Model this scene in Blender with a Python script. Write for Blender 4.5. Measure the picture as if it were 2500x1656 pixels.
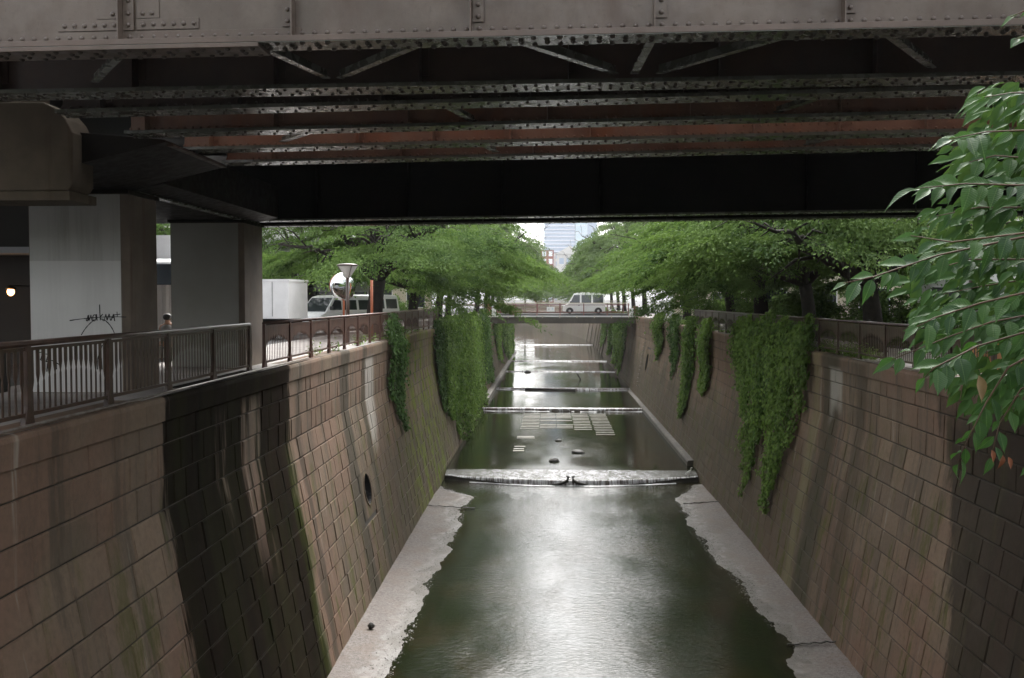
import bpy, math, random
import numpy as np
from mathutils import Vector, Matrix

for o in list(bpy.data.objects):
    bpy.data.objects.remove(o)
S = bpy.context.scene
COL = S.collection
R = math.radians

# ------------------------------------------------------------------ camera, sky, sun, exposure
EYE = 1.65
cam_d = bpy.data.cameras.new('camera')
cam_d.lens = 35.0
cam_d.sensor_width = 36.0
cam_d.clip_start = 0.05
cam_d.clip_end = 4000
cam = bpy.data.objects.new('camera', cam_d)
COL.objects.link(cam)
cam.location = (0, 0, EYE)
cam.rotation_euler = (R(90 - 2.29), 0, R(2.15))
S.camera = cam

SUN_EL, SUN_AZ = 50.0, 8.0          # overcast: a very soft sun, high, ahead and a little to the right
world = bpy.data.worlds.new('World')
S.world = world
world.use_nodes = True
wn = world.node_tree.nodes
wl = world.node_tree.links
wn.clear()
w_out = wn.new('ShaderNodeOutputWorld')
w_bg = wn.new('ShaderNodeBackground')
w_sky = wn.new('ShaderNodeTexSky')
w_sky.sky_type = 'NISHITA'
w_sky.sun_disc = False
w_sky.sun_elevation = R(SUN_EL)
w_sky.sun_rotation = R(SUN_AZ)
w_sky.dust_density = 5.0
w_sky.ozone_density = 1.0
w_hs = wn.new('ShaderNodeHueSaturation')
w_hs.inputs['Saturation'].default_value = 0.12
wl.new(w_sky.outputs['Color'], w_hs.inputs['Color'])
wl.new(w_hs.outputs['Color'], w_bg.inputs['Color'])
w_bg.inputs['Strength'].default_value = 0.15
wl.new(w_bg.outputs['Background'], w_out.inputs['Surface'])

sun_d = bpy.data.lights.new('sun', 'SUN')
sun_d.energy = 0.5
sun_d.angle = R(30)
sun_d.color = (1.0, 0.95, 0.88)
sun = bpy.data.objects.new('sun', sun_d)
COL.objects.link(sun)
sun.rotation_euler = (R(90 - SUN_EL), 0, R(180 - SUN_AZ))
sun.location = (0, 0, 60)

S.render.engine = 'CYCLES'
S.cycles.max_bounces = 8
S.cycles.diffuse_bounces = 4
S.cycles.glossy_bounces = 4
S.cycles.transmission_bounces = 4
S.cycles.transparent_max_bounces = 6
S.cycles.use_denoising = True
S.cycles.sample_clamp_indirect = 8
S.view_settings.view_transform = 'Standard'
S.view_settings.look = 'None'
S.view_settings.exposure = 2.12
S.view_settings.gamma = 1.0
S.view_settings.use_curve_mapping = False

random.seed(11)
RNG = np.random.default_rng(11)

# ------------------------------------------------------------------ helpers
class MB:
    """collects boxes, prisms and tubes; build() links them as one mesh object"""
    def __init__(self):
        self.v, self.f = [], []
    def add(self, vs, fs):
        b = len(self.v)
        self.v += [tuple(p) for p in vs]
        self.f += [tuple(i + b for i in f) for f in fs]
        return self
    def box(self, x0, x1, y0, y1, z0, z1):
        vs = [(x0, y0, z0), (x1, y0, z0), (x1, y1, z0), (x0, y1, z0), (x0, y0, z1), (x1, y0, z1), (x1, y1, z1), (x0, y1, z1)]
        return self.add(vs, [(0, 3, 2, 1), (4, 5, 6, 7), (0, 1, 5, 4), (1, 2, 6, 5), (2, 3, 7, 6), (3, 0, 4, 7)])
    def bar(self, p, q, w, h, up=(0, 0, 1)):
        p, q = Vector(p), Vector(q)
        d = (q - p).normalized()
        s = d.cross(Vector(up))
        if s.length < 1e-4:
            s = d.cross(Vector((1, 0, 0)))
        s.normalize()
        u = s.cross(d)
        vs = []
        for c in (p, q):
            for a, b in ((-1, -1), (1, -1), (1, 1), (-1, 1)):
                vs.append(c + s * (a * w / 2) + u * (b * h / 2))
        return self.add(vs, [(0, 1, 2, 3), (7, 6, 5, 4), (0, 4, 5, 1), (1, 5, 6, 2), (2, 6, 7, 3), (3, 7, 4, 0)])
    def tube(self, pts, rad, n=8, caps=True):
        pts = [Vector(p) for p in pts]
        if not hasattr(rad, '__len__'):
            rad = [rad] * len(pts)
        vs, fs = [], []
        ref = Vector((0.13, 0.21, 1)).normalized()
        for i, p in enumerate(pts):
            d = (pts[min(i + 1, len(pts) - 1)] - pts[max(i - 1, 0)]).normalized()
            s = d.cross(ref)
            if s.length < 0.05:
                s = d.cross(Vector((1, 0, 0)))
            s.normalize()
            u = s.cross(d)
            for k in range(n):
                a = 2 * math.pi * k / n
                vs.append(p + (s * math.cos(a) + u * math.sin(a)) * rad[i])
        for i in range(len(pts) - 1):
            for k in range(n):
                a, b = i * n + k, i * n + (k + 1) % n
                fs.append((a, b, b + n, a + n))
        if caps:
            fs.append(tuple(range(n))[::-1])
            fs.append(tuple(range(len(vs) - n, len(vs))))
        return self.add(vs, fs)
    def lathe(self, prof, n=16, c=(0, 0, 0), axis='z'):
        vs, fs = [], []
        for r, h in prof:
            for k in range(n):
                a = 2 * math.pi * k / n
                x, y = r * math.cos(a), r * math.sin(a)
                p = {'z': (x, y, h), 'y': (x, h, y), 'x': (h, x, y)}[axis]
                vs.append((p[0] + c[0], p[1] + c[1], p[2] + c[2]))
        for i in range(len(prof) - 1):
            for k in range(n):
                a, b = i * n + k, i * n + (k + 1) % n
                fs.append((a, b, b + n, a + n))
        fs.append(tuple(range(n))[::-1])
        fs.append(tuple(range(len(vs) - n, len(vs))))
        return self.add(vs, fs)
    def prism(self, poly, a0, a1, axis='x'):
        """poly in the two other axes, extruded along axis"""
        n = len(poly)
        def mk(a, p):
            return {'x': (a, p[0], p[1]), 'y': (p[0], a, p[1]), 'z': (p[0], p[1], a)}[axis]
        vs = [mk(a0, p) for p in poly] + [mk(a1, p) for p in poly]
        fs = [tuple(range(n))[::-1], tuple(range(n, 2 * n))]
        fs += [(i, (i + 1) % n, n + (i + 1) % n, n + i) for i in range(n)]
        return self.add(vs, fs)
    def mesh(self, name, smooth=False):
        me = bpy.data.meshes.new(name)
        me.from_pydata(self.v, [], self.f)
        import bmesh
        bm = bmesh.new()
        bm.from_mesh(me)
        bmesh.ops.recalc_face_normals(bm, faces=bm.faces)
        bm.to_mesh(me)
        bm.free()
        if smooth:
            me.shade_smooth()
        me.update()
        return me
    def build(self, name, mat, parent=None, smooth=False, bevel=0.0, loc=None):
        o = link(name, self.mesh(name, smooth), mat, parent, loc)
        if bevel:
            m = o.modifiers.new('edge', 'BEVEL')
            m.width = bevel
            m.segments = 2
            m.limit_method = 'ANGLE'
        return o

def link(name, me, mat=None, parent=None, loc=None, rot=None, scale=None):
    o = bpy.data.objects.new(name, me)
    COL.objects.link(o)
    if mat is not None and me is not None and not me.materials:
        me.materials.append(mat)
    if parent is not None:
        o.parent = parent
    if loc is not None:
        o.location = loc
    if rot is not None:
        o.rotation_euler = rot
    if scale is not None:
        o.scale = scale if hasattr(scale, '__len__') else (scale,) * 3
    return o

def tag(o, label=None, cat=None, group=None, kind=None):
    if label: o['label'] = label
    if cat: o['category'] = cat
    if group: o['group'] = group
    if kind: o['kind'] = kind
    return o

def thing(name, label, cat, loc=(0, 0, 0), rz=0, group=None):
    o = bpy.data.objects.new(name, None)
    o.empty_display_size = 0.2
    COL.objects.link(o)
    o.location = loc
    o.rotation_euler = (0, 0, rz)
    return tag(o, label, cat, group)

def copy_tree(o, parent=None):
    c = o.copy()
    COL.objects.link(c)
    c.parent = parent
    for ch in list(o.children):
        copy_tree(ch, c)
    return c

def mesh_np(name, verts, faces_idx, nper, rnd=None, smooth=False):
    """verts (N,3), faces_idx (M*nper) ints, all faces with nper corners; rnd per face"""
    me = bpy.data.meshes.new(name)
    nv, nf = len(verts), len(faces_idx) // nper
    me.vertices.add(nv)
    me.vertices.foreach_set('co', np.asarray(verts, dtype=np.float32).ravel())
    me.loops.add(nf * nper)
    me.loops.foreach_set('vertex_index', np.asarray(faces_idx, dtype=np.int32))
    me.polygons.add(nf)
    me.polygons.foreach_set('loop_start', np.arange(0, nf * nper, nper, dtype=np.int32))
    me.polygons.foreach_set('loop_total', np.full(nf, nper, dtype=np.int32))
    me.update(calc_edges=True)
    if rnd is not None:
        a = me.attributes.new('rnd', 'FLOAT', 'FACE')
        a.data.foreach_set('value', np.asarray(rnd, dtype=np.float32))
    if smooth:
        me.shade_smooth()
    me.validate()
    return me

# ------------------------------------------------------------------ materials
class NT:
    def __init__(self, name):
        self.m = bpy.data.materials.new(name)
        self.m.use_nodes = True
        self.n = self.m.node_tree.nodes
        self.l = self.m.node_tree.links
        self.b = self.n['Principled BSDF']
        self.out = self.n['Material Output']
        self._pos = None
    def set(self, sock, v):
        s = self.b.inputs[sock]
        if hasattr(v, 'is_linked') or hasattr(v, 'links'):
            self.l.new(v, s)
        else:
            s.default_value = v
    def pos(self):
        if self._pos is None:
            self._pos = self.n.new('ShaderNodeNewGeometry').outputs['Position']
        return self._pos
    def objco(self):
        return self.n.new('ShaderNodeTexCoord').outputs['Object']
    def scaled(self, vec, s, off=(0, 0, 0)):
        mp = self.n.new('ShaderNodeMapping')
        mp.inputs['Scale'].default_value = s
        mp.inputs['Location'].default_value = off
        self.l.new(vec, mp.inputs['Vector'])
        return mp.outputs['Vector']
    def noise(self, vec, scale=1.0, detail=4.0, rough=0.55, dist=0.0, out='Fac'):
        t = self.n.new('ShaderNodeTexNoise')
        t.inputs['Scale'].default_value = scale
        t.inputs['Detail'].default_value = detail
        t.inputs['Roughness'].default_value = rough
        t.inputs['Distortion'].default_value = dist
        self.l.new(vec, t.inputs['Vector'])
        return t.outputs[out]
    def math(self, op, a, b=None, c=None, clamp=False):
        t = self.n.new('ShaderNodeMath')
        t.operation = op
        t.use_clamp = clamp
        for i, x in enumerate((a, b, c)):
            if x is None: continue
            if hasattr(x, 'links'): self.l.new(x, t.inputs[i])
            else: t.inputs[i].default_value = x
        return t.outputs[0]
    def ramp(self, v, lo, hi, a=0.0, b=1.0, smooth=True):
        t = self.n.new('ShaderNodeMapRange')
        t.interpolation_type = 'SMOOTHSTEP' if smooth else 'LINEAR'
        t.inputs['From Min'].default_value = lo
        t.inputs['From Max'].default_value = hi
        t.inputs['To Min'].default_value = a
        t.inputs['To Max'].default_value = b
        self.l.new(v, t.inputs['Value'])
        return t.outputs['Result']
    def mix(self, f, a, b, mode='MIX'):
        t = self.n.new('ShaderNodeMix')
        t.data_type = 'RGBA'
        t.blend_type = mode
        for s, x in ((t.inputs['Factor'], f), (t.inputs['A'], a), (t.inputs['B'], b)):
            pass
        ins = {'f': t.inputs[0], 'a': t.inputs[6], 'b': t.inputs[7]}
        for k, x in (('f', f), ('a', a), ('b', b)):
            if hasattr(x, 'links'): self.l.new(x, ins[k])
            elif k == 'f': ins[k].default_value = x
            else: ins[k].default_value = (*x, 1.0)
        return t.outputs[2]
    def sep(self, vec):
        t = self.n.new('ShaderNodeSeparateXYZ')
        self.l.new(vec, t.inputs[0])
        return t.outputs
    def comb(self, x, y, z):
        t = self.n.new('ShaderNodeCombineXYZ')
        for i, v in enumerate((x, y, z)):
            if hasattr(v, 'links'): self.l.new(v, t.inputs[i])
            else: t.inputs[i].default_value = v
        return t.outputs[0]
    def attr(self, name):
        t = self.n.new('ShaderNodeAttribute')
        t.attribute_name = name
        return t.outputs['Fac']
    def orand(self):
        return self.n.new('ShaderNodeObjectInfo').outputs['Random']
    def bump(self, h, strength=0.3, dist=0.01):
        t = self.n.new('ShaderNodeBump')
        if hasattr(strength, 'links'): self.l.new(strength, t.inputs['Strength'])
        else: t.inputs['Strength'].default_value = strength
        t.inputs['Distance'].default_value = dist
        self.l.new(h, t.inputs['Height'])
        self.l.new(t.outputs['Normal'], self.b.inputs['Normal'])
        return t

def simple(name, c1, c2=None, rough=0.6, scale=3.0, bump=0.0, bscale=40.0, metal=0.0, streak=0.0, streak_col=(0.03, 0.02, 0.015), spec=0.5, local=False):
    k = NT(name)
    p = k.objco() if local else k.pos()
    c2 = c2 or tuple(x * 0.7 for x in c1)
    f = k.ramp(k.noise(p, scale, 5, 0.6), 0.3, 0.7)
    col = k.mix(f, c1, c2)
    if streak:
        s = k.noise(k.scaled(p, (2.2, 2.2, 0.12)), 1.6, 5, 0.65)
        col = k.mix(k.ramp(s, 0.5, 0.72, 0, streak), col, streak_col)
    k.set('Base Color', col)
    k.set('Roughness', rough)
    k.set('Metallic', metal)
    k.set('Specular IOR Level', spec)
    if bump:
        k.bump(k.noise(p, bscale, 4, 0.6), bump, 0.02)
    return k.m

M = {}
M['concrete'] = simple('concrete', (0.30, 0.27, 0.23), (0.20, 0.18, 0.15), 0.85, 1.3, 0.25, 30, streak=0.5, streak_col=(0.12, 0.07, 0.04))
M['wet_concrete'] = simple('wet_concrete', (0.075, 0.065, 0.050), (0.05, 0.044, 0.034), 0.8, 0.9, 0.3, 20, streak=0.5, streak_col=(0.22, 0.20, 0.17))
M['beam_brown'] = simple('beam_brown', (0.085, 0.072, 0.058), (0.06, 0.05, 0.04), 0.85, 0.8, streak=0.4)
M['head_concrete'] = simple('head_concrete', (0.115, 0.092, 0.066), (0.075, 0.060, 0.044), 0.9, 1.2, 0.2, 30, streak=0.75, streak_col=(0.055, 0.032, 0.02), spec=0.15)
M['pale_concrete'] = simple('pale_concrete', (0.42, 0.40, 0.37), (0.33, 0.31, 0.28), 0.85, 0.8, 0.15, 25, streak=0.25)
M['asphalt'] = simple('asphalt', (0.055, 0.055, 0.055), (0.04, 0.04, 0.04), 0.9, 2.0, 0.3, 90)
M['paving'] = simple('paving', (0.36, 0.33, 0.31), (0.27, 0.25, 0.23), 0.85, 1.5, 0.2, 60)
M['white_paint'] = simple('white_paint', (0.80, 0.80, 0.80), (0.74, 0.74, 0.74), 0.35, 2.0)
M['white_wall'] = simple('white_wall', (0.72, 0.71, 0.69), (0.62, 0.61, 0.59), 0.8, 0.5, streak=0.15)
M['cream_wall'] = simple('cream_wall', (0.62, 0.55, 0.43), (0.52, 0.46, 0.36), 0.8, 0.5, streak=0.15)
M['brown_wall'] = simple('brown_wall', (0.16, 0.10, 0.07), (0.10, 0.07, 0.05), 0.8, 0.7)
M['red_brick_wall'] = simple('red_brick_wall', (0.30, 0.11, 0.08), (0.22, 0.08, 0.06), 0.8, 2.0)
M['grey_wall'] = simple('grey_wall', (0.38, 0.39, 0.41), (0.30, 0.31, 0.33), 0.8, 0.5, streak=0.15)
M['dark_wall'] = simple('dark_wall', (0.03, 0.025, 0.02), (0.018, 0.016, 0.014), 0.7, 0.8)
M['glass'] = simple('glass', (0.03, 0.035, 0.04), (0.025, 0.03, 0.035), 0.05, 1.0)
M['blue_glass'] = simple('blue_glass', (0.42, 0.50, 0.62), (0.38, 0.46, 0.58), 0.3, 0.02)  # tower glass and bands lightened, so distance haze sits in their colour
M['cyan_glass'] = simple('cyan_glass', (0.60, 0.72, 0.78), (0.52, 0.66, 0.74), 0.25, 0.03)
M['band'] = simple('band', (0.72, 0.75, 0.82), (0.70, 0.73, 0.8), 0.6, 0.05)
M['tyre'] = simple('tyre', (0.02, 0.02, 0.02), None, 0.8)
M['rim'] = simple('rim', (0.5, 0.5, 0.5), None, 0.4, metal=0.6)
M['black'] = simple('black', (0.015, 0.015, 0.015), None, 0.5)
M['red_lens'] = simple('red_lens', (0.4, 0.02, 0.02), None, 0.3)
M['clear_lens'] = simple('clear_lens', (0.7, 0.7, 0.68), None, 0.2)
M['orange_paint'] = simple('orange_paint', (0.34, 0.09, 0.03), (0.27, 0.07, 0.025), 0.5)
M['rail_brown'] = simple('rail_brown', (0.070, 0.037, 0.024), (0.038, 0.022, 0.015), 0.38, 4.0, 0.1, 50, streak=0.4)
M['rail_red'] = simple('rail_red', (0.10, 0.042, 0.028), (0.06, 0.028, 0.02), 0.45, 3.0, 0.1, 50, streak=0.4)
M['bridge_rail'] = simple('bridge_rail', (0.20, 0.07, 0.06), (0.15, 0.06, 0.05), 0.5, 3.0)
M['bark'] = simple('bark', (0.030, 0.022, 0.017), (0.014, 0.011, 0.009), 0.9, 6.0, 0.8, 14)
M['twig'] = simple('twig', (0.10, 0.052, 0.026), (0.06, 0.034, 0.018), 0.6, 9.0)
M['rock'] = simple('rock', (0.035, 0.030, 0.022), (0.02, 0.018, 0.014), 0.6, 3.0, 0.5, 12)
M['foam'] = simple('foam', (0.42, 0.42, 0.43), (0.18, 0.18, 0.18), 0.5, 3.0, 0.5, 10)
M['bright_foam'] = simple('bright_foam', (0.70, 0.70, 0.72), (0.45, 0.45, 0.46), 0.5, 3.0, 0.5, 10)
M['pebble'] = simple('pebble', (0.16, 0.145, 0.13), (0.05, 0.046, 0.036), 0.6, 14.0)
M['bird_white'] = simple('bird_white', (0.78, 0.77, 0.73), (0.7, 0.69, 0.65), 0.7)
M['skin'] = simple('skin', (0.45, 0.26, 0.18), (0.42, 0.24, 0.17), 0.5)
M['hair'] = simple('hair', (0.012, 0.010, 0.009), None, 0.5)
M['grey_cloth'] = simple('grey_cloth', (0.35, 0.34, 0.33), None, 0.9)
M['spray_ink'] = simple('spray_ink', (0.012, 0.012, 0.012), None, 0.7)
M['dead_leaf'] = simple('dead_leaf', (0.26, 0.085, 0.035), (0.18, 0.065, 0.03), 0.6, 20)
M['brown_leaf'] = simple('brown_leaf', (0.20, 0.13, 0.05), (0.15, 0.10, 0.04), 0.6, 20)
M['glow_wood'] = simple('glow_wood', (0.55, 0.26, 0.10), (0.45, 0.2, 0.08), 0.5, 2.0)
M['grid_slat'] = simple('grid_slat', (0.42, 0.40, 0.34), (0.30, 0.28, 0.23), 0.6, 2.0)
M['steel_pipe'] = simple('steel_pipe', (0.22, 0.20, 0.18), (0.14, 0.11, 0.09), 0.35, 5.0, metal=0.5)

# girder paints
def girder_mat(name, c1, c2, rust, rust_amt, rough=0.45, rlo=0.45, rhi=0.7, spec=None):
    k = NT(name)
    p = k.pos()
    col = k.mix(k.ramp(k.noise(p, 1.3, 6, 0.65), 0.35, 0.65), c1, c2)
    s = k.noise(k.scaled(p, (1.0, 1.0, 0.35)), 1.1, 6, 0.7)
    f = k.ramp(s, rlo, rhi, 0, rust_amt)
    col = k.mix(f, col, rust)
    g = k.noise(p, 22, 5, 0.7)
    col = k.mix(k.ramp(g, 0.55, 0.75, 0, 0.35), col, tuple(x * 0.45 for x in c2))
    k.set('Base Color', col)
    k.set('Roughness', k.ramp(k.noise(p, 6, 4), 0.3, 0.7, rough - 0.1, rough + 0.12))
    k.bump(g, 0.12, 0.01)
    if spec is not None: k.set('Specular IOR Level', spec)
    return k.m
M['girder_front'] = girder_mat('girder_front', (0.128, 0.099, 0.080), (0.086, 0.065, 0.051), (0.070, 0.043, 0.031), 0.8, 0.42)
M['girder_front_edge'] = girder_mat('girder_front_edge', (0.120, 0.084, 0.067), (0.084, 0.060, 0.047), (0.09, 0.06, 0.045), 0.8, 0.42)
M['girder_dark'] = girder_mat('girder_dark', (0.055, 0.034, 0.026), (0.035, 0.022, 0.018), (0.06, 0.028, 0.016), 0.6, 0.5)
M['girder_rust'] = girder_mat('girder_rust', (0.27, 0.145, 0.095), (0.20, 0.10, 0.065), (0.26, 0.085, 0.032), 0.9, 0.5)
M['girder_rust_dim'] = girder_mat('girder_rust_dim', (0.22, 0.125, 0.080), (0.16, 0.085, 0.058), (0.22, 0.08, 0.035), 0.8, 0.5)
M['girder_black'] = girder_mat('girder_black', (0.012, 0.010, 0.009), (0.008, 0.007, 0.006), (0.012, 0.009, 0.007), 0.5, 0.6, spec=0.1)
M['flange'] = girder_mat('flange', (0.105, 0.11, 0.092), (0.08, 0.085, 0.07), (0.09, 0.07, 0.055), 0.4, 0.24)
M['rivet'] = girder_mat('rivet', (0.050, 0.040, 0.034), (0.04, 0.03, 0.025), (0.03, 0.018, 0.013), 0.5, 0.5)  # underside rivets darkened in colour, standing in for what they mirror
M['rivet_front'] = girder_mat('rivet_front', (0.13, 0.105, 0.09), (0.09, 0.07, 0.06), (0.08, 0.05, 0.04), 0.5, 0.4)
M['deck'] = simple('deck', (0.02, 0.018, 0.016), None, 0.9, 1.0)
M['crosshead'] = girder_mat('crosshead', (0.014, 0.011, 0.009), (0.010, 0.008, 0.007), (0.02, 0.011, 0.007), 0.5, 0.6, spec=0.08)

# pier paint: pale grey front face, browner below and beside
M['pier_paint'] = simple('pier_paint', (0.46, 0.455, 0.435), (0.40, 0.395, 0.375), 0.75, 0.5, 0.06, 40, streak=0.4, streak_col=(0.20, 0.18, 0.15))
M['pier_side'] = simple('pier_side', (0.20, 0.16, 0.125), (0.13, 0.105, 0.085), 0.85, 1.0, 0.2, 30, streak=0.6, streak_col=(0.10, 0.05, 0.03))
M['pier_shaded'] = simple('pier_shaded', (0.29, 0.285, 0.26), (0.24, 0.235, 0.21), 0.75, 0.6, 0.06, 40)  # second pier's paint darkened to stand in for its weaker light

def wall_stone():
    k = NT('wall_stone')
    p = k.pos()
    x, y, z = k.sep(p)
    r = k.math('FRACT', k.math('ADD', k.orand(), k.attr('rnd')))
    base = k.mix(r, (0.220, 0.160, 0.112), (0.142, 0.108, 0.079))
    base = k.mix(k.ramp(k.noise(p, 0.28, 3), 0.42, 0.62), base, (0.195, 0.124, 0.088))
    base = k.mix(k.ramp(k.noise(p, 9, 6, 0.7), 0.35, 0.75, 0, 0.45), base, (0.10, 0.08, 0.06))
    # grey rain streaks, long in z
    sv = k.scaled(p, (0.6, 1.0, 0.07))
    s1 = k.noise(sv, 1.5, 6, 0.65)
    base = k.mix(k.ramp(s1, 0.50, 0.68, 0, 0.75), base, (0.075, 0.066, 0.050))
    s2 = k.noise(k.scaled(p, (0.6, 1.0, 0.05), (3, 7, 1)), 2.6, 5, 0.7)
    base = k.mix(k.ramp(s2, 0.60, 0.74, 0, 0.6), base, (0.36, 0.33, 0.28))
    # damp lower wall and algae
    wob = k.math('MULTIPLY', k.math('SUBTRACT', k.noise(p, 0.35, 4), 0.5), 5.0)
    hz = k.math('ADD', z, wob)
    far = k.ramp(y, 24.0, 36.0)
    low = k.math('MULTIPLY', k.ramp(hz, -2.2, -5.0), far)
    base = k.mix(k.math('MULTIPLY', low, 0.72), base, (0.070, 0.058, 0.040))
    mo = k.noise(k.scaled(p, (0.8, 1.0, 0.28)), 1.6, 6, 0.72)
    mmask = k.math('MULTIPLY', k.ramp(mo, 0.50, 0.66), k.ramp(hz, -0.5, -4.5))
    base = k.mix(k.math('MULTIPLY', mmask, 0.75), base, (0.070, 0.078, 0.016))
    # bright moss by the creeper on the left bank
    left = k.ramp(x, -0.5, -2.0)
    my = k.math('MULTIPLY', k.ramp(y, 40.0, 46.0), k.ramp(y, 62.0, 52.0))
    m2 = k.math('MULTIPLY', k.math('MULTIPLY', k.ramp(k.noise(k.scaled(p, (1, 1.0, 0.5)), 1.3, 7, 0.75), 0.46, 0.58), my), left)
    base = k.mix(k.math('MULTIPLY', m2, 0.85), base, (0.13, 0.165, 0.012))
    # the black algae run below the viaduct's edge, left bank (own shape: ragged sides, paler runs)
    wy = k.math('ADD', k.math('ADD', y, k.math('MULTIPLY', k.math('SUBTRACT', k.noise(k.scaled(p, (1, 1, 0.5)), 0.9, 3), 0.5), 0.9)), k.math('MULTIPLY', k.math('SUBTRACT', k.noise(k.scaled(p, (.5, 2.2, 0.22)), 1.7, 5, 0.65), 0.5), 1.5))
    dl = k.math('MULTIPLY', k.math('MULTIPLY', k.ramp(wy, 16.6, 16.95), k.ramp(wy, 25.0, 24.7)), left)
    hole = k.math('MULTIPLY', k.math('MULTIPLY', k.ramp(k.noise(k.scaled(p, (0.5, 1.0, 0.10), (2, 1.3, 0)), 1.15, 4, 0.6), 0.50, 0.60), k.ramp(z, -0.35, -0.9)), k.ramp(z, -5.2, -2.0))
    hole = k.math('MULTIPLY', hole, k.math('MULTIPLY', k.ramp(wy, 18.9, 19.2), k.ramp(wy, 23.0, 22.2)))
    dl = k.math('MULTIPLY', dl, k.math('SUBTRACT', 1.0, k.math('MULTIPLY', hole, 0.85)))
    base = k.mix(k.math('MULTIPLY', dl, 0.93), base, k.mix(k.ramp(k.noise(k.scaled(p, (0.6, 1, 0.1)), 1.3, 5), 0.45, 0.7), (0.007, 0.006, 0.0045), (0.012, 0.014, 0.006)))
    # a green fringe beside it
    gf = k.math('MULTIPLY', k.math('MULTIPLY', k.ramp(wy, 24.2, 24.7), k.ramp(wy, 25.3, 25.0)), k.math('MULTIPLY', left, k.ramp(z, -1.5, -3.0)))
    base = k.mix(k.math('MULTIPLY', gf, 0.55), base, (0.040, 0.052, 0.012))
    # two dark water runs further along the left bank, one white lime run
    def run(y0, y1, col, amt, b):
        nonlocal base
        q = k.math('ADD', y, k.math('MULTIPLY', k.math('SUBTRACT', k.noise(k.scaled(p, (1, 1.6, 0.4), (b, 0, 0)), 1.0, 5, 0.65), 0.5), 1.7))
        f = k.math('MULTIPLY', k.math('MULTIPLY', k.ramp(q, y0 - 0.25, y0 + 0.1), k.ramp(q, y1 + 0.25, y1 - 0.1)), left)
        base = k.mix(k.math('MULTIPLY', f, amt), base, col)
    run(31.2, 32.3, (0.055, 0.048, 0.034), 0.85, 1.0)
    run(34.6, 35.3, (0.055, 0.050, 0.034), 0.8, 5.0)
    run(25.7, 26.1, (0.05, 0.042, 0.03), 0.7, 9.0)
    lime = k.math('MULTIPLY', k.math('MULTIPLY', k.ramp(y, 35.2, 35.6), k.ramp(y, 37.4, 36.6)), k.math('MULTIPLY', left, k.math('MULTIPLY', k.ramp(z, -0.3, -0.6), k.ramp(hz, -4.0, -2.6))))
    base = k.mix(k.math('MULTIPLY', lime, 0.7), base, (0.40, 0.38, 0.34))
    # right bank, black beneath the viaduct
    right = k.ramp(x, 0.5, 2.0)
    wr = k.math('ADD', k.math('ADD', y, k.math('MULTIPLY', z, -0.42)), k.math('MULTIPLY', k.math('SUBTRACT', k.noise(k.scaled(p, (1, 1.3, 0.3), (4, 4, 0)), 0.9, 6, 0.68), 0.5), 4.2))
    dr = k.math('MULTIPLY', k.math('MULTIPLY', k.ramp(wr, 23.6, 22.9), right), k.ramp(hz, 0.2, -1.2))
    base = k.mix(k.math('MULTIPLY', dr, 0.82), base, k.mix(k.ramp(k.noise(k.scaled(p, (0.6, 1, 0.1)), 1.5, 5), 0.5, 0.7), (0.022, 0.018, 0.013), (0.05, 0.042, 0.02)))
    def run_r(y0, y1, col, amt, b):
        nonlocal base
        q = k.math('ADD', y, k.math('MULTIPLY', k.math('SUBTRACT', k.noise(k.scaled(p, (1, 1, 0.8), (b, 0, 0)), 0.7, 4), 0.5), 1.6))
        f = k.math('MULTIPLY', k.math('MULTIPLY', k.ramp(q, y0 - 0.4, y0 + 0.2), k.ramp(q, y1 + 0.4, y1 - 0.2)), right)
        base = k.mix(k.math('MULTIPLY', f, amt), base, col)
    run_r(31.0, 32.4, (0.05, 0.046, 0.03), 0.75, 2.0)
    run_r(33.0, 33.8, (0.19, 0.17, 0.09), 0.5, 6.0)
    run_r(28.2, 29.0, (0.06, 0.05, 0.034), 0.6, 8.0)
    lime2 = k.math('MULTIPLY', k.math('MULTIPLY', k.ramp(y, 30.4, 30.7), k.ramp(y, 32.0, 31.6)), k.math('MULTIPLY', right, k.math('MULTIPLY', k.ramp(z, -0.4, -0.6), k.ramp(hz, -2.6, -1.5))))
    base = k.mix(k.math('MULTIPLY', lime2, 0.75), base, (0.36, 0.34, 0.30))
    k.set('Base Color', base)
    k.set('Roughness', k.ramp(k.noise(p, 2.0, 4), 0.3, 0.7, 0.75, 0.95))
    k.set('Specular IOR Level', k.math('SUBTRACT', 0.12, k.math('MULTIPLY', dl, 0.11)))
    k.bump(k.noise(p, 26, 6, 0.7), 0.35, 0.012)
    return k.m
M['stone'] = wall_stone()
M['joint'] = simple('joint', (0.035, 0.030, 0.022), (0.06, 0.05, 0.038), 0.9, 2.0)

def leaf_mat(name, c_lo, c_hi, trans=0.35, gloss=0.75, attr=True, nscale=0.6, alt=None):
    k = NT(name)
    f = k.attr('rnd') if attr else k.orand()
    col = k.mix(f, c_lo, c_hi)
    if alt:
        col = k.mix(k.ramp(k.noise(k.pos(), nscale, 3), 0.45, 0.65), col, alt)
    k.set('Base Color', col)
    k.set('Roughness', gloss)
    k.set('Specular IOR Level', 0.07)
    t = k.n.new('ShaderNodeBsdfTranslucent')
    tc = k.mix(0.35, col, (0.17, 0.27, 0.05))
    k.l.new(tc, t.inputs['Color'])
    mx = k.n.new('ShaderNodeMixShader')
    mx.inputs[0].default_value = trans
    k.l.new(k.b.outputs[0], mx.inputs[1])
    k.l.new(t.outputs[0], mx.inputs[2])
    k.l.new(mx.outputs[0], k.out.inputs['Surface'])
    return k.m
M['leaf'] = leaf_mat('leaf', (0.030, 0.068, 0.018), (0.150, 0.235, 0.068), 0.30, 0.8, alt=(0.105, 0.175, 0.040))
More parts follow.
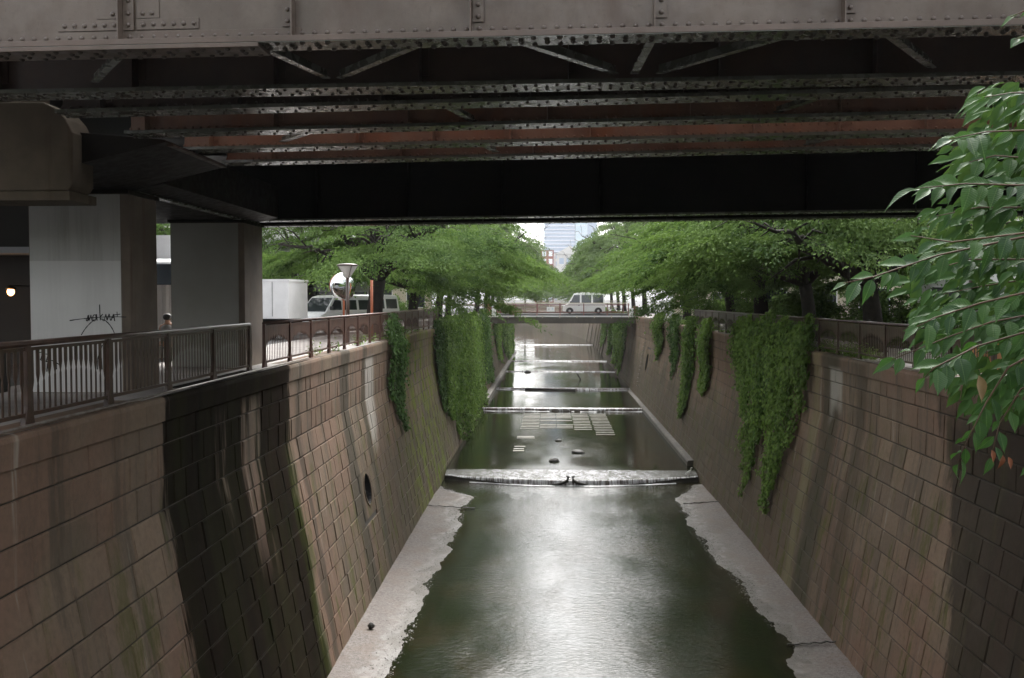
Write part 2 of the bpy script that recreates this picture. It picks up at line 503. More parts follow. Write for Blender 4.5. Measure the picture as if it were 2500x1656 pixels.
M['leaf_far'] = leaf_mat('leaf_far', (0.055, 0.100, 0.034), (0.165, 0.235, 0.095), 0.30, 0.8, alt=(0.135, 0.200, 0.07))
M['ivy'] = leaf_mat('ivy', (0.045, 0.095, 0.018), (0.20, 0.31, 0.075), 0.28, 0.4, alt=(0.15, 0.24, 0.05), nscale=0.5)
M['ivy_dark'] = leaf_mat('ivy_dark', (0.030, 0.068, 0.018), (0.10, 0.18, 0.05), 0.2, 0.4)

def near_leaf_mat():
    k = NT('near_leaf')
    r = k.orand()
    o = k.objco()
    x, y, z = k.sep(o)
    col = k.mix(r, (0.016, 0.048, 0.016), (0.046, 0.102, 0.026))
    # veins: a pale midrib and side ribs slanting forward
    ay = k.math('ABSOLUTE', y)
    vein = k.math('FRACT', k.math('MULTIPLY', k.math('SUBTRACT', x, k.math('MULTIPLY', ay, 0.75)), 11.0))
    vf = k.math('MULTIPLY', k.ramp(k.math('ABSOLUTE', k.math('SUBTRACT', vein, 0.5)), 0.10, 0.0), 0.18)
    col = k.mix(vf, col, (0.08, 0.15, 0.06))
    col = k.mix(k.ramp(ay, 0.016, 0.006, 0, 0.6), col, (0.12, 0.20, 0.07))
    k.set('Base Color', col)
    k.set('Roughness', 0.55)
    k.set('Specular IOR Level', 0.22)
    k.bump(k.math('ABSOLUTE', k.math('SUBTRACT', vein, 0.5)), 0.22, 0.010)
    t = k.n.new('ShaderNodeBsdfTranslucent')
    k.l.new(k.mix(0.5, col, (0.10, 0.26, 0.03)), t.inputs['Color'])
    mx = k.n.new('ShaderNodeMixShader')
    mx.inputs[0].default_value = 0.25
    k.l.new(k.b.outputs[0], mx.inputs[1])
    k.l.new(t.outputs[0], mx.inputs[2])
    k.l.new(mx.outputs[0], k.out.inputs['Surface'])
    return k.m
M['near_leaf'] = near_leaf_mat()

M['back_leaf'] = leaf_mat('back_leaf', (0.018, 0.050, 0.017), (0.040, 0.092, 0.024), 0.22, 0.55, attr=False, alt=(0.034, 0.080, 0.022), nscale=6.0)

def water_mat():
    k = NT('water')
    p = k.pos()
    x, y, z = k.sep(p)
    bed = k.mix(k.ramp(k.noise(k.scaled(p, (1, 0.5, 1)), 0.6, 5, 0.6), 0.4, 0.65), (0.008, 0.011, 0.004), (0.018, 0.015, 0.006))
    k.set('Base Color', bed)
    k.set('IOR', 1.36)
    k.set('Roughness', 0.015)
    k.set('Specular IOR Level', 0.5)
    a = k.noise(k.scaled(p, (1.6, 3.2, 1)), 1.5, 3, 0.55, 0.4)
    b = k.noise(k.scaled(p, (2.2, 4.6, 1), (5, 3, 0)), 3.2, 4, 0.65, 0.6)
    c = k.noise(k.scaled(p, (0.5, 0.9, 1), (1, 8, 0)), 0.8, 2, 0.5)
    h = k.math('ADD', k.math('MULTIPLY', a, 0.45), k.math('ADD', k.math('MULTIPLY', b, 0.46), k.math('MULTIPLY', c, 0.10)))
    # lively below the sill, quiet in the pools above it
    amp = k.math('ADD', k.ramp(y, 53.0, 56.0, 0.50, 0.18), k.math('MULTIPLY', k.ramp(y, 43.0, 51.0), k.ramp(y, 54.0, 52.5, 0, 0.35)))
    amp = k.math('MULTIPLY', amp, k.ramp(k.noise(k.scaled(p, (0.35, 0.16, 1)), 1.0, 3), 0.38, 0.62, 0.45, 1.15))
    amp = k.math('MULTIPLY', amp, k.ramp(k.math('ABSOLUTE', k.math('SUBTRACT', x, 1.0)), 4.2, 1.8, 0.45, 1.0))
    k.bump(h, amp, 0.068)
    return k.m
M['water'] = water_mat()
def shoal_mat():
    k = NT('shoal')
    p = k.pos()
    n = k.math('ADD', k.math('MULTIPLY', k.noise(p, 34, 4, 0.7), 0.5), k.math('MULTIPLY', k.noise(p, 9, 5, 0.75), 0.5))
    col = k.mix(k.ramp(n, 0.40, 0.60), (0.085, 0.073, 0.064), (0.205, 0.182, 0.168))
    col = k.mix(k.ramp(k.noise(p, 0.9, 5, 0.65), 0.42, 0.66, 0, 0.6), col, (0.14, 0.105, 0.082))
    x, y, z = k.sep(p)
    wet = k.ramp(k.math('ADD', z, k.math('MULTIPLY', k.math('SUBTRACT', k.noise(p, 2.2, 6, 0.72), 0.5), 0.10)), -7.895, -7.945)
    col = k.mix(k.math('MULTIPLY', wet, 0.75), col, (0.085, 0.078, 0.065))
    k.set('Base Color', col)
    k.set('Roughness', k.ramp(wet, 0, 1, 0.85, 0.3))
    k.bump(n, 0.6, 0.03)
    return k.m
M['shoal'] = shoal_mat()
def fall_mat(nm='falling_water', c=(0.55, 0.55, 0.57), lo=0.42, hi=0.60, fx=7.0):
    k = NT(nm)
    p = k.pos()
    n = k.noise(k.scaled(p, (fx, 0.6, 0.5)), 1.4, 6, 0.75)
    col = k.mix(k.ramp(n, lo, hi), c, (0.055, 0.035, 0.028))
    k.set('Base Color', col)
    k.set('Roughness', 0.3)
    k.bump(n, 0.8, 0.05)
    return k.m
M['fall'] = fall_mat()
M['fall_small'] = fall_mat('small_fall', (0.34, 0.34, 0.35), 0.40, 0.52, 2.2)
def riffle_mat():
    k = NT('sky_riffle')
    p = k.pos()
    x, y, z = k.sep(p)
    n = k.noise(k.scaled(p, (1.6, 1.0, 1)), 1.6, 7, 0.8, 0.6)
    mid = k.ramp(k.math('ABSOLUTE', k.math('SUBTRACT', x, 1.0)), 6.2, 2.0)
    f = k.math('MULTIPLY', k.ramp(n, 0.40, 0.60), k.math('ADD', 0.06, k.math('MULTIPLY', mid, 0.85)))
    col = k.mix(f, (0.030, 0.030, 0.016), (0.46, 0.46, 0.49))  # pale middle is painted: sky reflection mixed with foam
    k.set('Base Color', col)
    k.set('Roughness', 0.10)
    k.set('IOR', 1.36)
    k.bump(k.noise(k.scaled(p, (3.0, 2.0, 1)), 2.4, 5, 0.65), 0.8, 0.10)
    return k.m
M['sky_riffle'] = riffle_mat()
def lamp_mat():
    k = NT('lamp_glow')
    k.set('Base Color', (1, 0.7, 0.4, 1))
    k.set('Emission Color', (1.0, 0.50, 0.18, 1))
    k.set('Emission Strength', 2.0)
    return k.m
M['lamp_glow'] = lamp_mat()

# ------------------------------------------------------------------ ground and canal plan
WATER = -7.95
ZR = -0.10                           # the right bank lies a little lower
LEFT_PLAN = [(-6.6, -30), (-6.6, 165), (-9.5, 205), (-24, 262), (-70, 330), (-300, 470)]
RIGHT_PLAN = [(8.9, -30), (8.9, 150), (9.4, 185), (8.4, 212), (4.2, 262), (-5.0, 318), (-30, 372), (-300, 560)]
def sheet(name, poly, z, mat):
    mb = MB()
    mb.add([(x, y, z) for x, y in poly], [tuple(range(len(poly)))])
    o = mb.build(name, mat)
    tag(o, kind='structure')
    return o
sheet('ground', LEFT_PLAN + [(-1500, 900), (-1500, -60), (-6.6, -60)], -0.004, M['asphalt'])
sheet('ground', RIGHT_PLAN + [(-1500, 1200), (-1500, 2600), (1500, 2600), (1500, -60), (8.9, -60)], ZR - 0.004, M['asphalt'])
sheet('pavement', [(-6.62, -20), (-6.62, 160), (-10.2, 160), (-10.2, -20)], 0.0, M['paving'])
sheet('pavement', [(8.92, -20), (12.4, -20), (12.4, 160), (8.92, 160)], ZR, M['paving'])

# ------------------------------------------------------------------ retaining walls
COPING_H = 0.44
COURSES = [0.40, 0.56, 0.56] + [0.545] * 11     # below the coping
KINK_Z = -(COPING_H + 0.40 + 0.56 + 0.56)        # vertical above, battered below
BATTER = 0.17
def face_in(dz):
    """how far the wall face steps towards the canal at depth dz (<0) below the coping's top"""
    return 0.0 if dz > KINK_Z else BATTER * (KINK_Z - dz)
def block_mesh(name, ln, ht, t=0.16, c=0.022, seed=0):
    """local x along the wall, y out of the wall (towards the canal), z up the face; origin in the middle of the face"""
    rr = random.Random(seed)
    a, b = ln / 2 - 0.008, ht / 2 - 0.010
    j = lambda s: rr.uniform(-s, s)
    vs = [(-a, -t, -b), (a, -t, -b), (a, -t, b), (-a, -t, b),
          (-a, -c, -b), (a, -c, -b), (a, -c, b), (-a, -c, b),
          (-a + c, j(.008), -b + c), (a - c, j(.008), -b + c), (a - c, j(.008), b - c), (-a + c, j(.008), b - c)]
    fs = [(0, 1, 5, 4), (1, 2, 6, 5), (2, 3, 7, 6), (3, 0, 4, 7), (4, 5, 9, 8), (5, 6, 10, 9), (6, 7, 11, 10), (7, 4, 8, 11), (8, 9, 10, 11)]
    return vs, fs
BLOCKS = {}
def block_data(ln, ht, seed):
    k = (ln, ht, seed)
    if k not in BLOCKS:
        vs, fs = block_mesh('block', ln, ht, seed=seed)
        mb = MB(); mb.add(vs, fs)
        me = mb.mesh('stone_block')
        me.materials.append(M['stone'])
        BLOCKS[k] = me
    return BLOCKS[k]

def retaining_wall(side, label, y_near, y_far, n_single, ztop, xtop, holes):
    """side -1: left bank (face looks to +x), +1: right bank (face looks to -x)"""
    root = thing('retaining_wall', label, 'wall', (xtop, y_near, WATER))
    inv = Matrix.Translation(-Vector((xtop, y_near, WATER)))
    s = -side
    # mortar body behind the blocks
    mb = MB()
    zk = ztop + KINK_Z
    prof = [(xtop - s * 0.03, ztop - 0.03), (xtop - s * 0.03, zk), (xtop + s * (face_in(WATER - 0.5 - ztop)) - s * 0.03, WATER - 0.5),
            (xtop - s * 1.2, WATER - 0.5), (xtop - s * 1.2, ztop - 0.03)]
    hy, hz, hr = holes[0]
    ya, yb = hy - hr - 0.25, hy + hr + 0.25
    def xf(z):
        return xtop + s * (face_in(z - ztop) - 0.03)
    z_a, z_b = hz + hr + 0.15, hz - hr - 0.15
    for (p_, q_, pr_) in ((-25, ya, prof), (yb, y_far, prof),
                          (ya, yb, [prof[0], prof[1], (xf(z_a), z_a), (xtop - s * 1.2, z_a), prof[4]]),
                          (ya, yb, [(xf(z_b), z_b), prof[2], prof[3], (xtop - s * 1.2, z_b)])):
        mb.prism([(x - xtop, z - WATER) for x, z in pr_], p_ - y_near, q_ - y_near, 'y')
    mb.build('mortar', M['joint'], root)
    # coping stones
    y = y_near
    cop_me = {}
    i = 0
    while y < 70:
        ln = 2.3
        if side < 0 and abs(y + ln / 2 - 25.2) < 1.2:
            pass
        key = ('c', ln)
        if key not in cop_me:
            c = MB()
            r_ = 0.09
            pr = [(-0.52, -COPING_H + 0.012), (0.045, -COPING_H + 0.012), (0.055, -0.10), (0.035, -0.035), (-0.03, 0.0), (-0.52, 0.0)]
            c.prism([(p[0], p[1]) for p in pr], -ln / 2 + 0.004, ln / 2 - 0.004, 'y')
            me = c.mesh('coping_stone')
            me.materials.append(M['stone'])
            cop_me[key] = me
        o = link('coping_stone', cop_me[key], None, root, (0, y + ln / 2 - y_near, ztop - WATER + random.uniform(-.004, .004)), (0, 0, 0 if s > 0 else math.pi))
        y += ln
        i += 1
    c = MB()
    pr = [(-0.52, -COPING_H + 0.012), (0.045, -COPING_H + 0.012), (0.055, -0.10), (0.035, -0.035), (-0.03, 0.0), (-0.52, 0.0)]
    c.prism([(s * p[0], p[1] + ztop - WATER) for p in pr], y - y_near, y_far - y_near, 'y')
    c.build('far_coping', M['stone'], root)
    # blocks
    rest = MB(); rest_rnd = []
    singles = []
    zc = ztop - COPING_H
    rr = random.Random(5 + side)
    for ci, ht in enumerate(COURSES):
        zm = zc - ht / 2
        zc -= ht
        if zm - ht * 0.5 < WATER - 0.45:
            continue
        dz = zm - ztop
        bat = dz < KINK_Z
        xm = xtop + s * face_in(dz)
        ang = math.atan(BATTER) if bat else 0.0
        slant = ht / math.cos(ang)
        y = y_near - 2 + rr.uniform(0, 0.8)
        while y < y_far:
            far = y > 62
            ln = rr.choice([0.92, 1.02, 1.14]) * (1 if ci > 2 else rr.choice([0.55, 0.8, 1.0])) * (1.0 if not far else 1.6)
            ln = round(ln, 2)
            sd = rr.randrange(3)
            ym = y + ln / 2
            pr_ = rr.uniform(-0.006, 0.008)
            y += ln
            hit = False
            for hy, hz, hr in holes:
                if abs(ym - hy) < hr + ln / 2 - 0.02 and abs(zm - hz) < hr + ht / 2 - 0.02:
                    hit = True
            if hit:
                continue
            singles.append((ym, zm, xm, ang, ln, round(slant, 3), sd, pr_))
    # the ones that show largest become parts of their own
    def size(b):
        return -1.0 / max(b[0], 9.0) ** 2 if b[0] > (11.5 if side < 0 else 16.5) - 0.8 * 0 else 1
    vis = [b for b in singles if b[0] > (11.0 if side < 0 else 16.8)]
    vis.sort(key=lambda b: b[0])
    own = set(id(b) for b in vis[:n_single])
    for b in singles:
        ym, zm, xm, ang, ln, sl, sd, pr_ = b
        # rotation: local x along -s*Y ..., y out of the wall
        out = Vector((s * math.cos(ang), 0, math.sin(ang)))
        upv = Vector((-s * math.sin(ang), 0, math.cos(ang)))
        xv = out.cross(upv)
        mt = Matrix(((xv.x, out.x, upv.x, xm - xtop + s * pr_), (xv.y, out.y, upv.y, ym - y_near), (xv.z, out.z, upv.z, zm - WATER), (0, 0, 0, 1)))
        if id(b) in own:
            o = link('stone_block', block_data(ln, sl, sd), None, root)
            o.matrix_local = mt
        else:
            vs, fs = block_mesh('b', ln, sl, seed=sd)
            rest.add([mt @ Vector(v) for v in vs], fs)
            rest_rnd += [rr.random()] * len(fs)
    me = bpy.data.meshes.new('stonework')
    me.from_pydata(rest.v, [], rest.f)
    a = me.attributes.new('rnd', 'FLOAT', 'FACE')
    a.data.foreach_set('value', np.array(rest_rnd, dtype=np.float32))
    me.update()
    o = link('stonework', me, M['stone'], root)
    tag(o, kind='stuff')
    return root

def face_pt(side, xtop, ztop, y, z, off=0.0):
    s = -side
    return Vector((xtop + s * (face_in(z - ztop) + off), y, z))

HOLE_L = (33.2, -4.75, 0.52)
HOLE_R = (88.0, -3.9, 0.8)
left_wall = retaining_wall(-1, 'left stone block retaining wall with a black algae run and a round drain', 9.0, 165, 290, 0.0, -6.6, [HOLE_L])
right_wall = retaining_wall(1, 'right stone block retaining wall with two-tailed ivy hanging down it', 9.0, 150, 290, ZR, 8.9, [HOLE_R])

def drain(side, xtop, ztop, h, root):
    y, z, r = h
    s = -side
    c = face_pt(side, xtop, ztop, y, z)
    ang = math.atan(BATTER)
    # blocks cut round the opening: a square collar with a round hole
    n = 28
    out = Vector((s * math.cos(ang), 0, math.sin(ang)))
    upv = Vector((-s * math.sin(ang), 0, math.cos(ang)))
    yv = Vector((0, 1, 0))
    hw, hh = r + 0.62, r + 0.36
    vs, fs = [], []
    for i in range(n):
        a = 2 * math.pi * i / n
        ca, sa = math.cos(a), math.sin(a)
        t = min(hw / max(abs(ca), 1e-6), hh / max(abs(sa), 1e-6))
        vs += [c + yv * (ca * t) + upv * (sa * t) - out * 0.006, c + yv * (ca * r) + upv * (sa * r) - out * 0.006,
               c + yv * (ca * r) + upv * (sa * r) - out * 0.9, c + yv * (ca * (r + .05)) + upv * (sa * (r + .05)) + out * 0.02,
               c + yv * (ca * (r + .05)) + upv * (sa * (r + .05)) - out * 0.01, c + yv * (ca * r) + upv * (sa * r) + out * 0.02]
    m1 = MB(); m2 = MB()
    o0 = Vector(root.location)
    vs = [v - o0 for v in vs]
    f1, f2, f3 = [], [], []
    for i in range(n):
        j = (i + 1) % n
        a, b = i * 6, j * 6
        f1.append((a, b, b + 1, a + 1))
        f2.append((a + 1, b + 1, b + 2, a + 2))
        f3 += [(a + 3, b + 3, b + 4, a + 4), (a + 3, a + 5, b + 5, b + 3)]
    m1.add(vs, f1); m2.add(vs, f2 + [tuple(i * 6 + 2 for i in range(n))])
    m1.build('drain_surround', M['stone'], root)
    d = m2.build('drain_pipe', M['black'], root)
    m3 = MB(); m3.add(vs, f3)
    m3.build('drain_collar', M['stone'], root)
drain(-1, -6.6, 0.0, HOLE_L, left_wall)
drain(1, 8.9, ZR, HOLE_R, right_wall)

# the walls beyond, where the canal swings left
def bend_wall(label, plan, ztop, side, nm='retaining_wall'):
    root = thing(nm, label, 'wall', (plan[0][0], plan[0][1], WATER))
    s = -side
    mb = MB()
    n = len(plan)
    rows = [(0.0, ztop), (0.05, ztop - 0.42), (0, ztop - 0.44), (0, ztop + KINK_Z), (face_in(WATER + 0.2 - ztop), WATER + 0.2)]
    vs, fs = [], []
    for i, (x, y) in enumerate(plan):
        p0, p1 = plan[max(i - 1, 0)], plan[min(i + 1, n - 1)]
        tx, ty = p1[0] - p0[0], p1[1] - p0[1]
        l = math.hypot(tx, ty)
        nx, ny = (ty / l, -tx / l) if s > 0 else (-ty / l, tx / l)
        for d, z in rows:
            vs.append((x + nx * d - plan[0][0], y + ny * d - plan[0][1], z - WATER))
    m = len(rows)
    for i in range(n - 1):
        for k in range(m - 1):
            fs.append((i * m + k, i * m + k + 1, (i + 1) * m + k + 1, (i + 1) * m + k))
    mb.add(vs, fs)
    mb.build('wall_face', M['stone'], root)
    # buttress ribs give the far wall its upright rhythm
    rb = None
    for i in range(n - 1):
        (xa, ya), (xb, yb) = plan[i], plan[i + 1]
        L = math.hypot(xb - xa, yb - ya)
        tx, ty = (xb - xa) / L, (yb - ya) / L
        nx, ny = (ty, -tx) if s > 0 else (-ty, tx)
        d = 4.0
        while d < min(L, 120) and ya < 200:
            bx, by = xa + tx * d - plan[0][0], ya + ty * d - plan[0][1]
            b = MB()
            vs = []
            for dd, z in ((0.14, ztop - 0.45), (0.14, ztop + KINK_Z), (0.14 + face_in(WATER - ztop), WATER)):
                for w in (-0.4, 0.4):
                    vs.append((bx + nx * dd + tx * w, by + ny * dd + ty * w, z - WATER))
                    vs.append((bx + nx * (dd - 0.4) + tx * w, by + ny * (dd - 0.4) + ty * w, z - WATER))
            b.add(vs, [(0, 2, 6, 4), (4, 6, 10, 8), (0, 4, 5, 1), (4, 8, 9, 5), (2, 3, 7, 6), (6, 7, 11, 10), (0, 1, 3, 2)])
            b.build('buttress', M['stone'], root)
            d += 9.0
    return root
def smooth_plan(p, n=3):
    out = []
    for i in range(len(p) - 1):
        p0 = Vector(p[max(i - 1, 0)]); p1 = Vector(p[i]); p2 = Vector(p[i + 1]); p3 = Vector(p[min(i + 2, len(p) - 1)])
        for k in range(n):
            t = k / n
            q = 0.5 * ((2 * p1) + (p2 - p0) * t + (2 * p0 - 5 * p1 + 4 * p2 - p3) * t * t + (3 * p1 - p0 - 3 * p2 + p3) * t ** 3)
            out.append((q.x, q.y))
    out.append(tuple(p[-1]))
    return out
bend_wall('far right bank wall that swings left across the canal beyond the road bridge', [(8.9, 150)] + RIGHT_PLAN[2:], ZR, 1)
bend_wall('far left bank wall beyond the road bridge, turning away to the left', [(-6.6, 165)] + LEFT_PLAN[2:], 0.0, -1)

# footing ledge along the right foot above the sill
fl = thing('footing_ledge', 'low wet concrete ledge along the foot of the right wall above the weir', 'ledge', (7.4, 54, WATER))
mb = MB()
mb.prism([(0.22, -0.3), (0.25, 0.60), (0.31, 0.66), (1.5, 0.74), (1.5, -0.3)], 1.2, 100, 'y')
mb.build('ledge_body', M['wet_concrete'], fl)
fl2 = thing('footing_ledge', 'low wet concrete ledge along the foot of the left wall by the road bridge', 'ledge', (-5.5, 72, WATER))
mb = MB()
mb.prism([(0.25, -0.3), (0.2, 0.95), (0.12, 1.02), (-0.6, 1.04), (-0.6, -0.3)], 14, 92, 'y')
mb.build('ledge_body', M['wet_concrete'], fl2)

# ------------------------------------------------------------------ water, shoals, weirs
POOLS = [(-28, 53.2, WATER), (53.6, 82, -7.585), (82.4, 99, -7.35), (99.3, 121, -7.20), (121.3, 140, -7.10), (140.3, 188, -7.0)]
for y0, y1, z in POOLS:
    mb = MB()
    mb.add([(-9, y0, z), (10.5, y0, z), (10.5, y1, z), (-9, y1, z)], [(0, 1, 2, 3)])
    tag(mb.build('water', M['water']), kind='structure')
mb = MB()
mb.add([(-12, 188.3, -6.9), (11, 188.3, -6.9), (11, 260, -6.9), (-20, 420, -6.9), (-320, 620, -6.9), (-320, 420, -6.9), (-60, 300, -6.9)], [tuple(range(7))])
tag(mb.build('water', M['water']), kind='structure')

def hash_noise(x, y, seed=0):
    v = 0
    for i, (fx, fy, a) in enumerate(((0.9, 0.7, 1.0), (2.1, 1.7, 0.5), (4.7, 3.9, 0.28), (9.7, 8.3, 0.16))):
        v += a * math.sin(fx * x + 1.7 * i + seed) * math.cos(fy * y + 2.3 * i + seed * 1.3)
    return v

def shoal(label, edge, foot, s):
    """edge: (y, x) waterline points; foot: x of the wall foot; s: direction to the water"""
    root_y = 30
    ys = np.arange(14, 51.6, 0.10)
    ey = [e[0] for e in edge]; ex = [e[1] for e in edge]
    cols = 26
    vs, fs = [], []
    for iy, y in enumerate(ys):
        xe = np.interp(y, ey, ex) + 0.10 * hash_noise(0, y * .45, s) + 0.02 * hash_noise(1, y * 3, s)
        f = foot - s * 0.25
        x_end = xe + s * 0.9
        for c in range(cols):
            t = c / (cols - 1)
            x = f + (x_end - f) * t
            d = (xe - x) * s
            z = WATER + (0.055 * d if d > 0 else 0.10 * d) + 0.007 * hash_noise(x * 2, y * 1.6) + 0.006 * hash_noise(x * 5 + y, y * 5 - x, 3)
            vs.append((x, y, min(z, WATER + 0.17)))
    for iy in range(len(ys) - 1):
        for c in range(cols - 1):
            a = iy * cols + c
            fs += [a, a + 1, a + cols + 1, a + cols]
    me = mesh_np('gravel_shoal', np.array(vs), fs, 4, smooth=True)
    o = link('gravel_shoal', me, M['shoal'])
    tag(o, label, 'shoal', kind='structure')
    return o
def edge_pts(px):
    return sorted(((9.6 * 2301 / (yy - 692), (xx - 1270) * 9.6 / (yy - 692)) for xx, yy in px))
el = edge_pts([(1010, 1127), (1060, 1142), (1097, 1152), (1068, 1185), (1060, 1230), (1025, 1290), (1000, 1330), (978, 1390), (955, 1440), (945, 1485), (898, 1568), (840, 1680)])
er = edge_pts([(1600, 1128), (1566, 1152), (1602, 1215), (1642, 1282), (1700, 1340), (1742, 1402), (1795, 1455), (1848, 1500), (1832, 1530), (1856, 1568), (1930, 1700)])
XFL, XFR = -6.6 + face_in(WATER), 8.9 - face_in(WATER - ZR)
shoal('strip of pale gravelly concrete along the foot of the left wall', el, XFL, 1)
shoal('strip of pale gravelly concrete along the foot of the right wall', er, XFR, -1)

for lab, y_, xa_, xb_ in (('crack line across the left gravel strip near the weir', 45.2, XFL - .1, -3.4), ('crack line across the right gravel strip near the weir', 46.6, 6.3, XFR + .1), ('crack line across the near end of the right gravel strip', 27.5, 6.6, XFR + .1)):
    b = MB(); n_ = 14
    for i_ in range(n_):
        u0, u1 = i_ / n_, (i_ + 1) / n_
        zf = lambda u: WATER + (0.15 - .12 * u if xa_ < 0 else .03 + .12 * u)
        b.bar((xa_ + (xb_ - xa_) * u0, y_ + .06 * math.sin(i_ * 1.9), zf(u0)), (xa_ + (xb_ - xa_) * u1, y_ + .06 * math.sin((i_ + 1) * 1.9), zf(u1)), 0.05, 0.03)
    tag(b.build('joint_line', M['rock'], None), lab, 'joint', kind='structure')

def pebbles(label, edge, s_, n, seed):
    g = np.random.default_rng(seed)
    ey = np.array([e[0] for e in edge]); ex = np.array([e[1] for e in edge])
    y = g.uniform(24, 51, n)
    d = g.normal(size=n) * .28 + .10
    x = np.interp(y, ey, ex) - s_ * d
    r_ = .012 + .024 * g.random(n) ** 3
    z = WATER + np.where(d > 0, .055 * d, .10 * d) + r_ * .25
    base = np.array([(1, 0, -.4), (0, 1, -.4), (-1, 0, -.4), (0, -1, -.4), (0, 0, .75)], dtype=float)
    th = g.uniform(0, 6.28, n)
    co, si = np.cos(th)[:, None], np.sin(th)[:, None]
    k = g.uniform(.6, 1.3, (n, 1))
    vx = (base[None, :, 0] * co - base[None, :, 1] * si * k) * r_[:, None] + x[:, None]
    vy = (base[None, :, 0] * si + base[None, :, 1] * co * k) * r_[:, None] + y[:, None]
    vz = base[None, :, 2] * r_[:, None] * .8 + z[:, None]
    v = np.stack([vx, vy, vz], 2).reshape(-1, 3)
    f = (np.arange(n)[:, None] * 5 + np.array([[0, 1, 4, 1, 2, 4, 2, 3, 4, 3, 0, 4]])).ravel()
    me = mesh_np('pebbles', v, f, 3)
    o = link('pebbles', me, M['pebble'])
    tag(o, label, 'pebbles', kind='stuff')
pebbles('small wet pebbles along the left waterline', el, 1, 2600, 3)
pebbles('small wet pebbles along the right waterline', er, -1, 2600, 4)

def foam_strip(parent, x0, x1, yc, z, w, seed, gap=0.0):
    """ragged foam ribbon lying on the water"""
    vs, fs = [], []
    n = int((x1 - x0) / 0.12)
    for i in range(n + 1):
        x = x0 + (x1 - x0) * i / n
        c = yc(x) if callable(yc) else yc
        hw = max(0.02, w * (0.5 + 0.45 * hash_noise(x * 1.9, 0.3, seed)))
        vs += [(x, c - hw, z + 0.004), (x, c, z + 0.03 + 0.012 * hash_noise(x * 4, 2, seed)), (x, c + 0.08, z + 0.004)]
    for i in range(n):
        if gap and hash_noise(vs[i * 3][0] * 0.7, 5, seed) > 1.2 - gap:
            continue
        for k in range(2):
            a = i * 3 + k
            fs.append((a, a + 3, a + 4, a + 1))
    mb = MB(); mb.add(vs, fs)
    o = mb.build('foam', M['bright_foam' if parent is w1 else 'foam'], parent, smooth=True)
    if parent is not None:
        pass
    return o

w1 = thing('weir', 'wide low weir with water spilling over its bowed sill, nearest of the steps', 'weir', (1.1, 52.6, WATER))
def crest_y(x):
    return -1.6 * max(0.0, 1 - ((x - 0.05) / 6.9) ** 2)
xs = np.linspace(XFL - 1.1 + 0.05, XFR - 1.1 - 0.05, 120)
def strip(rows, mat, name, parent, smooth=True):
    vs = [p for r in rows for p in r]
    m, n = len(rows[0]), len(rows)
    fs = [(i * m + k, i * m + k + 1, (i + 1) * m + k + 1, (i + 1) * m + k) for i in range(n - 1) for k in range(m - 1)]
    mb = MB(); mb.add(vs, fs)
    return mb.build(name, mat, parent, smooth)
def taper(x):
    return max(0.16, 1 - (x / 6.7) ** 2)
def lip(x):
    return 0.27 + 0.012 * hash_noise(x * 3, 1) - 0.03 * math.exp(-((x - 0.0) / 0.25) ** 2)
strip([[(x, 1.05, 0.368), (x, 0.5, 0.355), (x, 0.3 + crest_y(x) * 0.5, 0.325 + 0.01 * hash_noise(x * 4, 2)), (x, 0.14 + crest_y(x), lip(x))] for x in xs], M['sky_riffle'], 'sill_sheet', w1)
strip([[(x, 0.14 + crest_y(x), lip(x)), (x, 0.07 + crest_y(x), lip(x) - 0.03), (x, 0.01 + crest_y(x) + 0.02 * hash_noise(x * 9, 0), lip(x) - 0.16 * taper(x)), (x, -0.02 + crest_y(x) + 0.03 * hash_noise(x * 7, 4), lip(x) - 0.275 * taper(x))] for x in xs], M['fall'], 'falling_sheet', w1)
mb = MB()
vs = []
for x in xs:
    vs += [(x, -0.5 * (1 - taper(x)) + 0.02 + crest_y(x), -0.3), (x, 0.06 + crest_y(x), 0.20), (x, 1.0, 0.28), (x, 1.0, -0.5)]
fs = [(i * 4 + k, i * 4 + (k + 1) % 4, (i + 1) * 4 + (k + 1) % 4, (i + 1) * 4 + k) for i in range(len(xs) - 1) for k in range(4)]
mb.add(vs, fs)
mb.build('sill', M['rock'], w1)
foam_strip(w1, xs[12], xs[-12], lambda x: crest_y(x) - 0.10, 0.0, 0.16, 2)
for sgn in (-1, 1):
    p = MB()
    p.tube([(sgn * 0.16, -1.52, -0.05), (sgn * 0.15, -1.50, 0.30), (sgn * 0.10, -1.50, 0.42), (sgn * 0.22, -1.50, 0.49)], [0.07, 0.06, 0.075, 0.05], 8)
    p.tube([(sgn * 0.2, -1.56, 0.24), (sgn * 0.40, -1.60, 0.15), (sgn * 0.70, -1.64, 0.07), (sgn * 1.0, -1.64, 0.02)], [0.09, 0.08, 0.06, 0.03], 8)
    p.build('notch_stub', M['rock'], w1, True)

def small_weir(y, z0, z1, label, seed, bow=0.4):
    t = thing('weir', label, 'weir', (1.1, y, z0))
    xl, xr = -6.6 + face_in(z0) - 1.1 - 0.1, 8.9 - face_in(z0 - ZR) - 1.1 + 0.1
    xs = np.linspace(xl, xr, 70)
    h = z1 - z0
    c = lambda x: bow * 0.6 * hash_noise(x * 0.35, 0.5, seed) 
    strip([[(x, 0.45, h + 0.004), (x, 0.02 + c(x) * .6, h - 0.01), (x, -0.05 + c(x) * .6, 0.5 * h), (x, -0.09 + c(x) * .6, -0.01)] for x in xs], M['fall_small'], 'sill_sheet', t)
    foam_strip(t, xl + 0.2, xr - 0.2, lambda x: c(x) * .6 - 0.22, 0.0, 0.14, seed, 0.75)
small_weir(82.0, -7.585, -7.35, 'low step of white water just beyond the slatted grids', 4, 0.7)
small_weir(99.0, -7.35, -7.20, 'low ragged step in the water with a dark timber, before the road bridge', 7, 1.6)
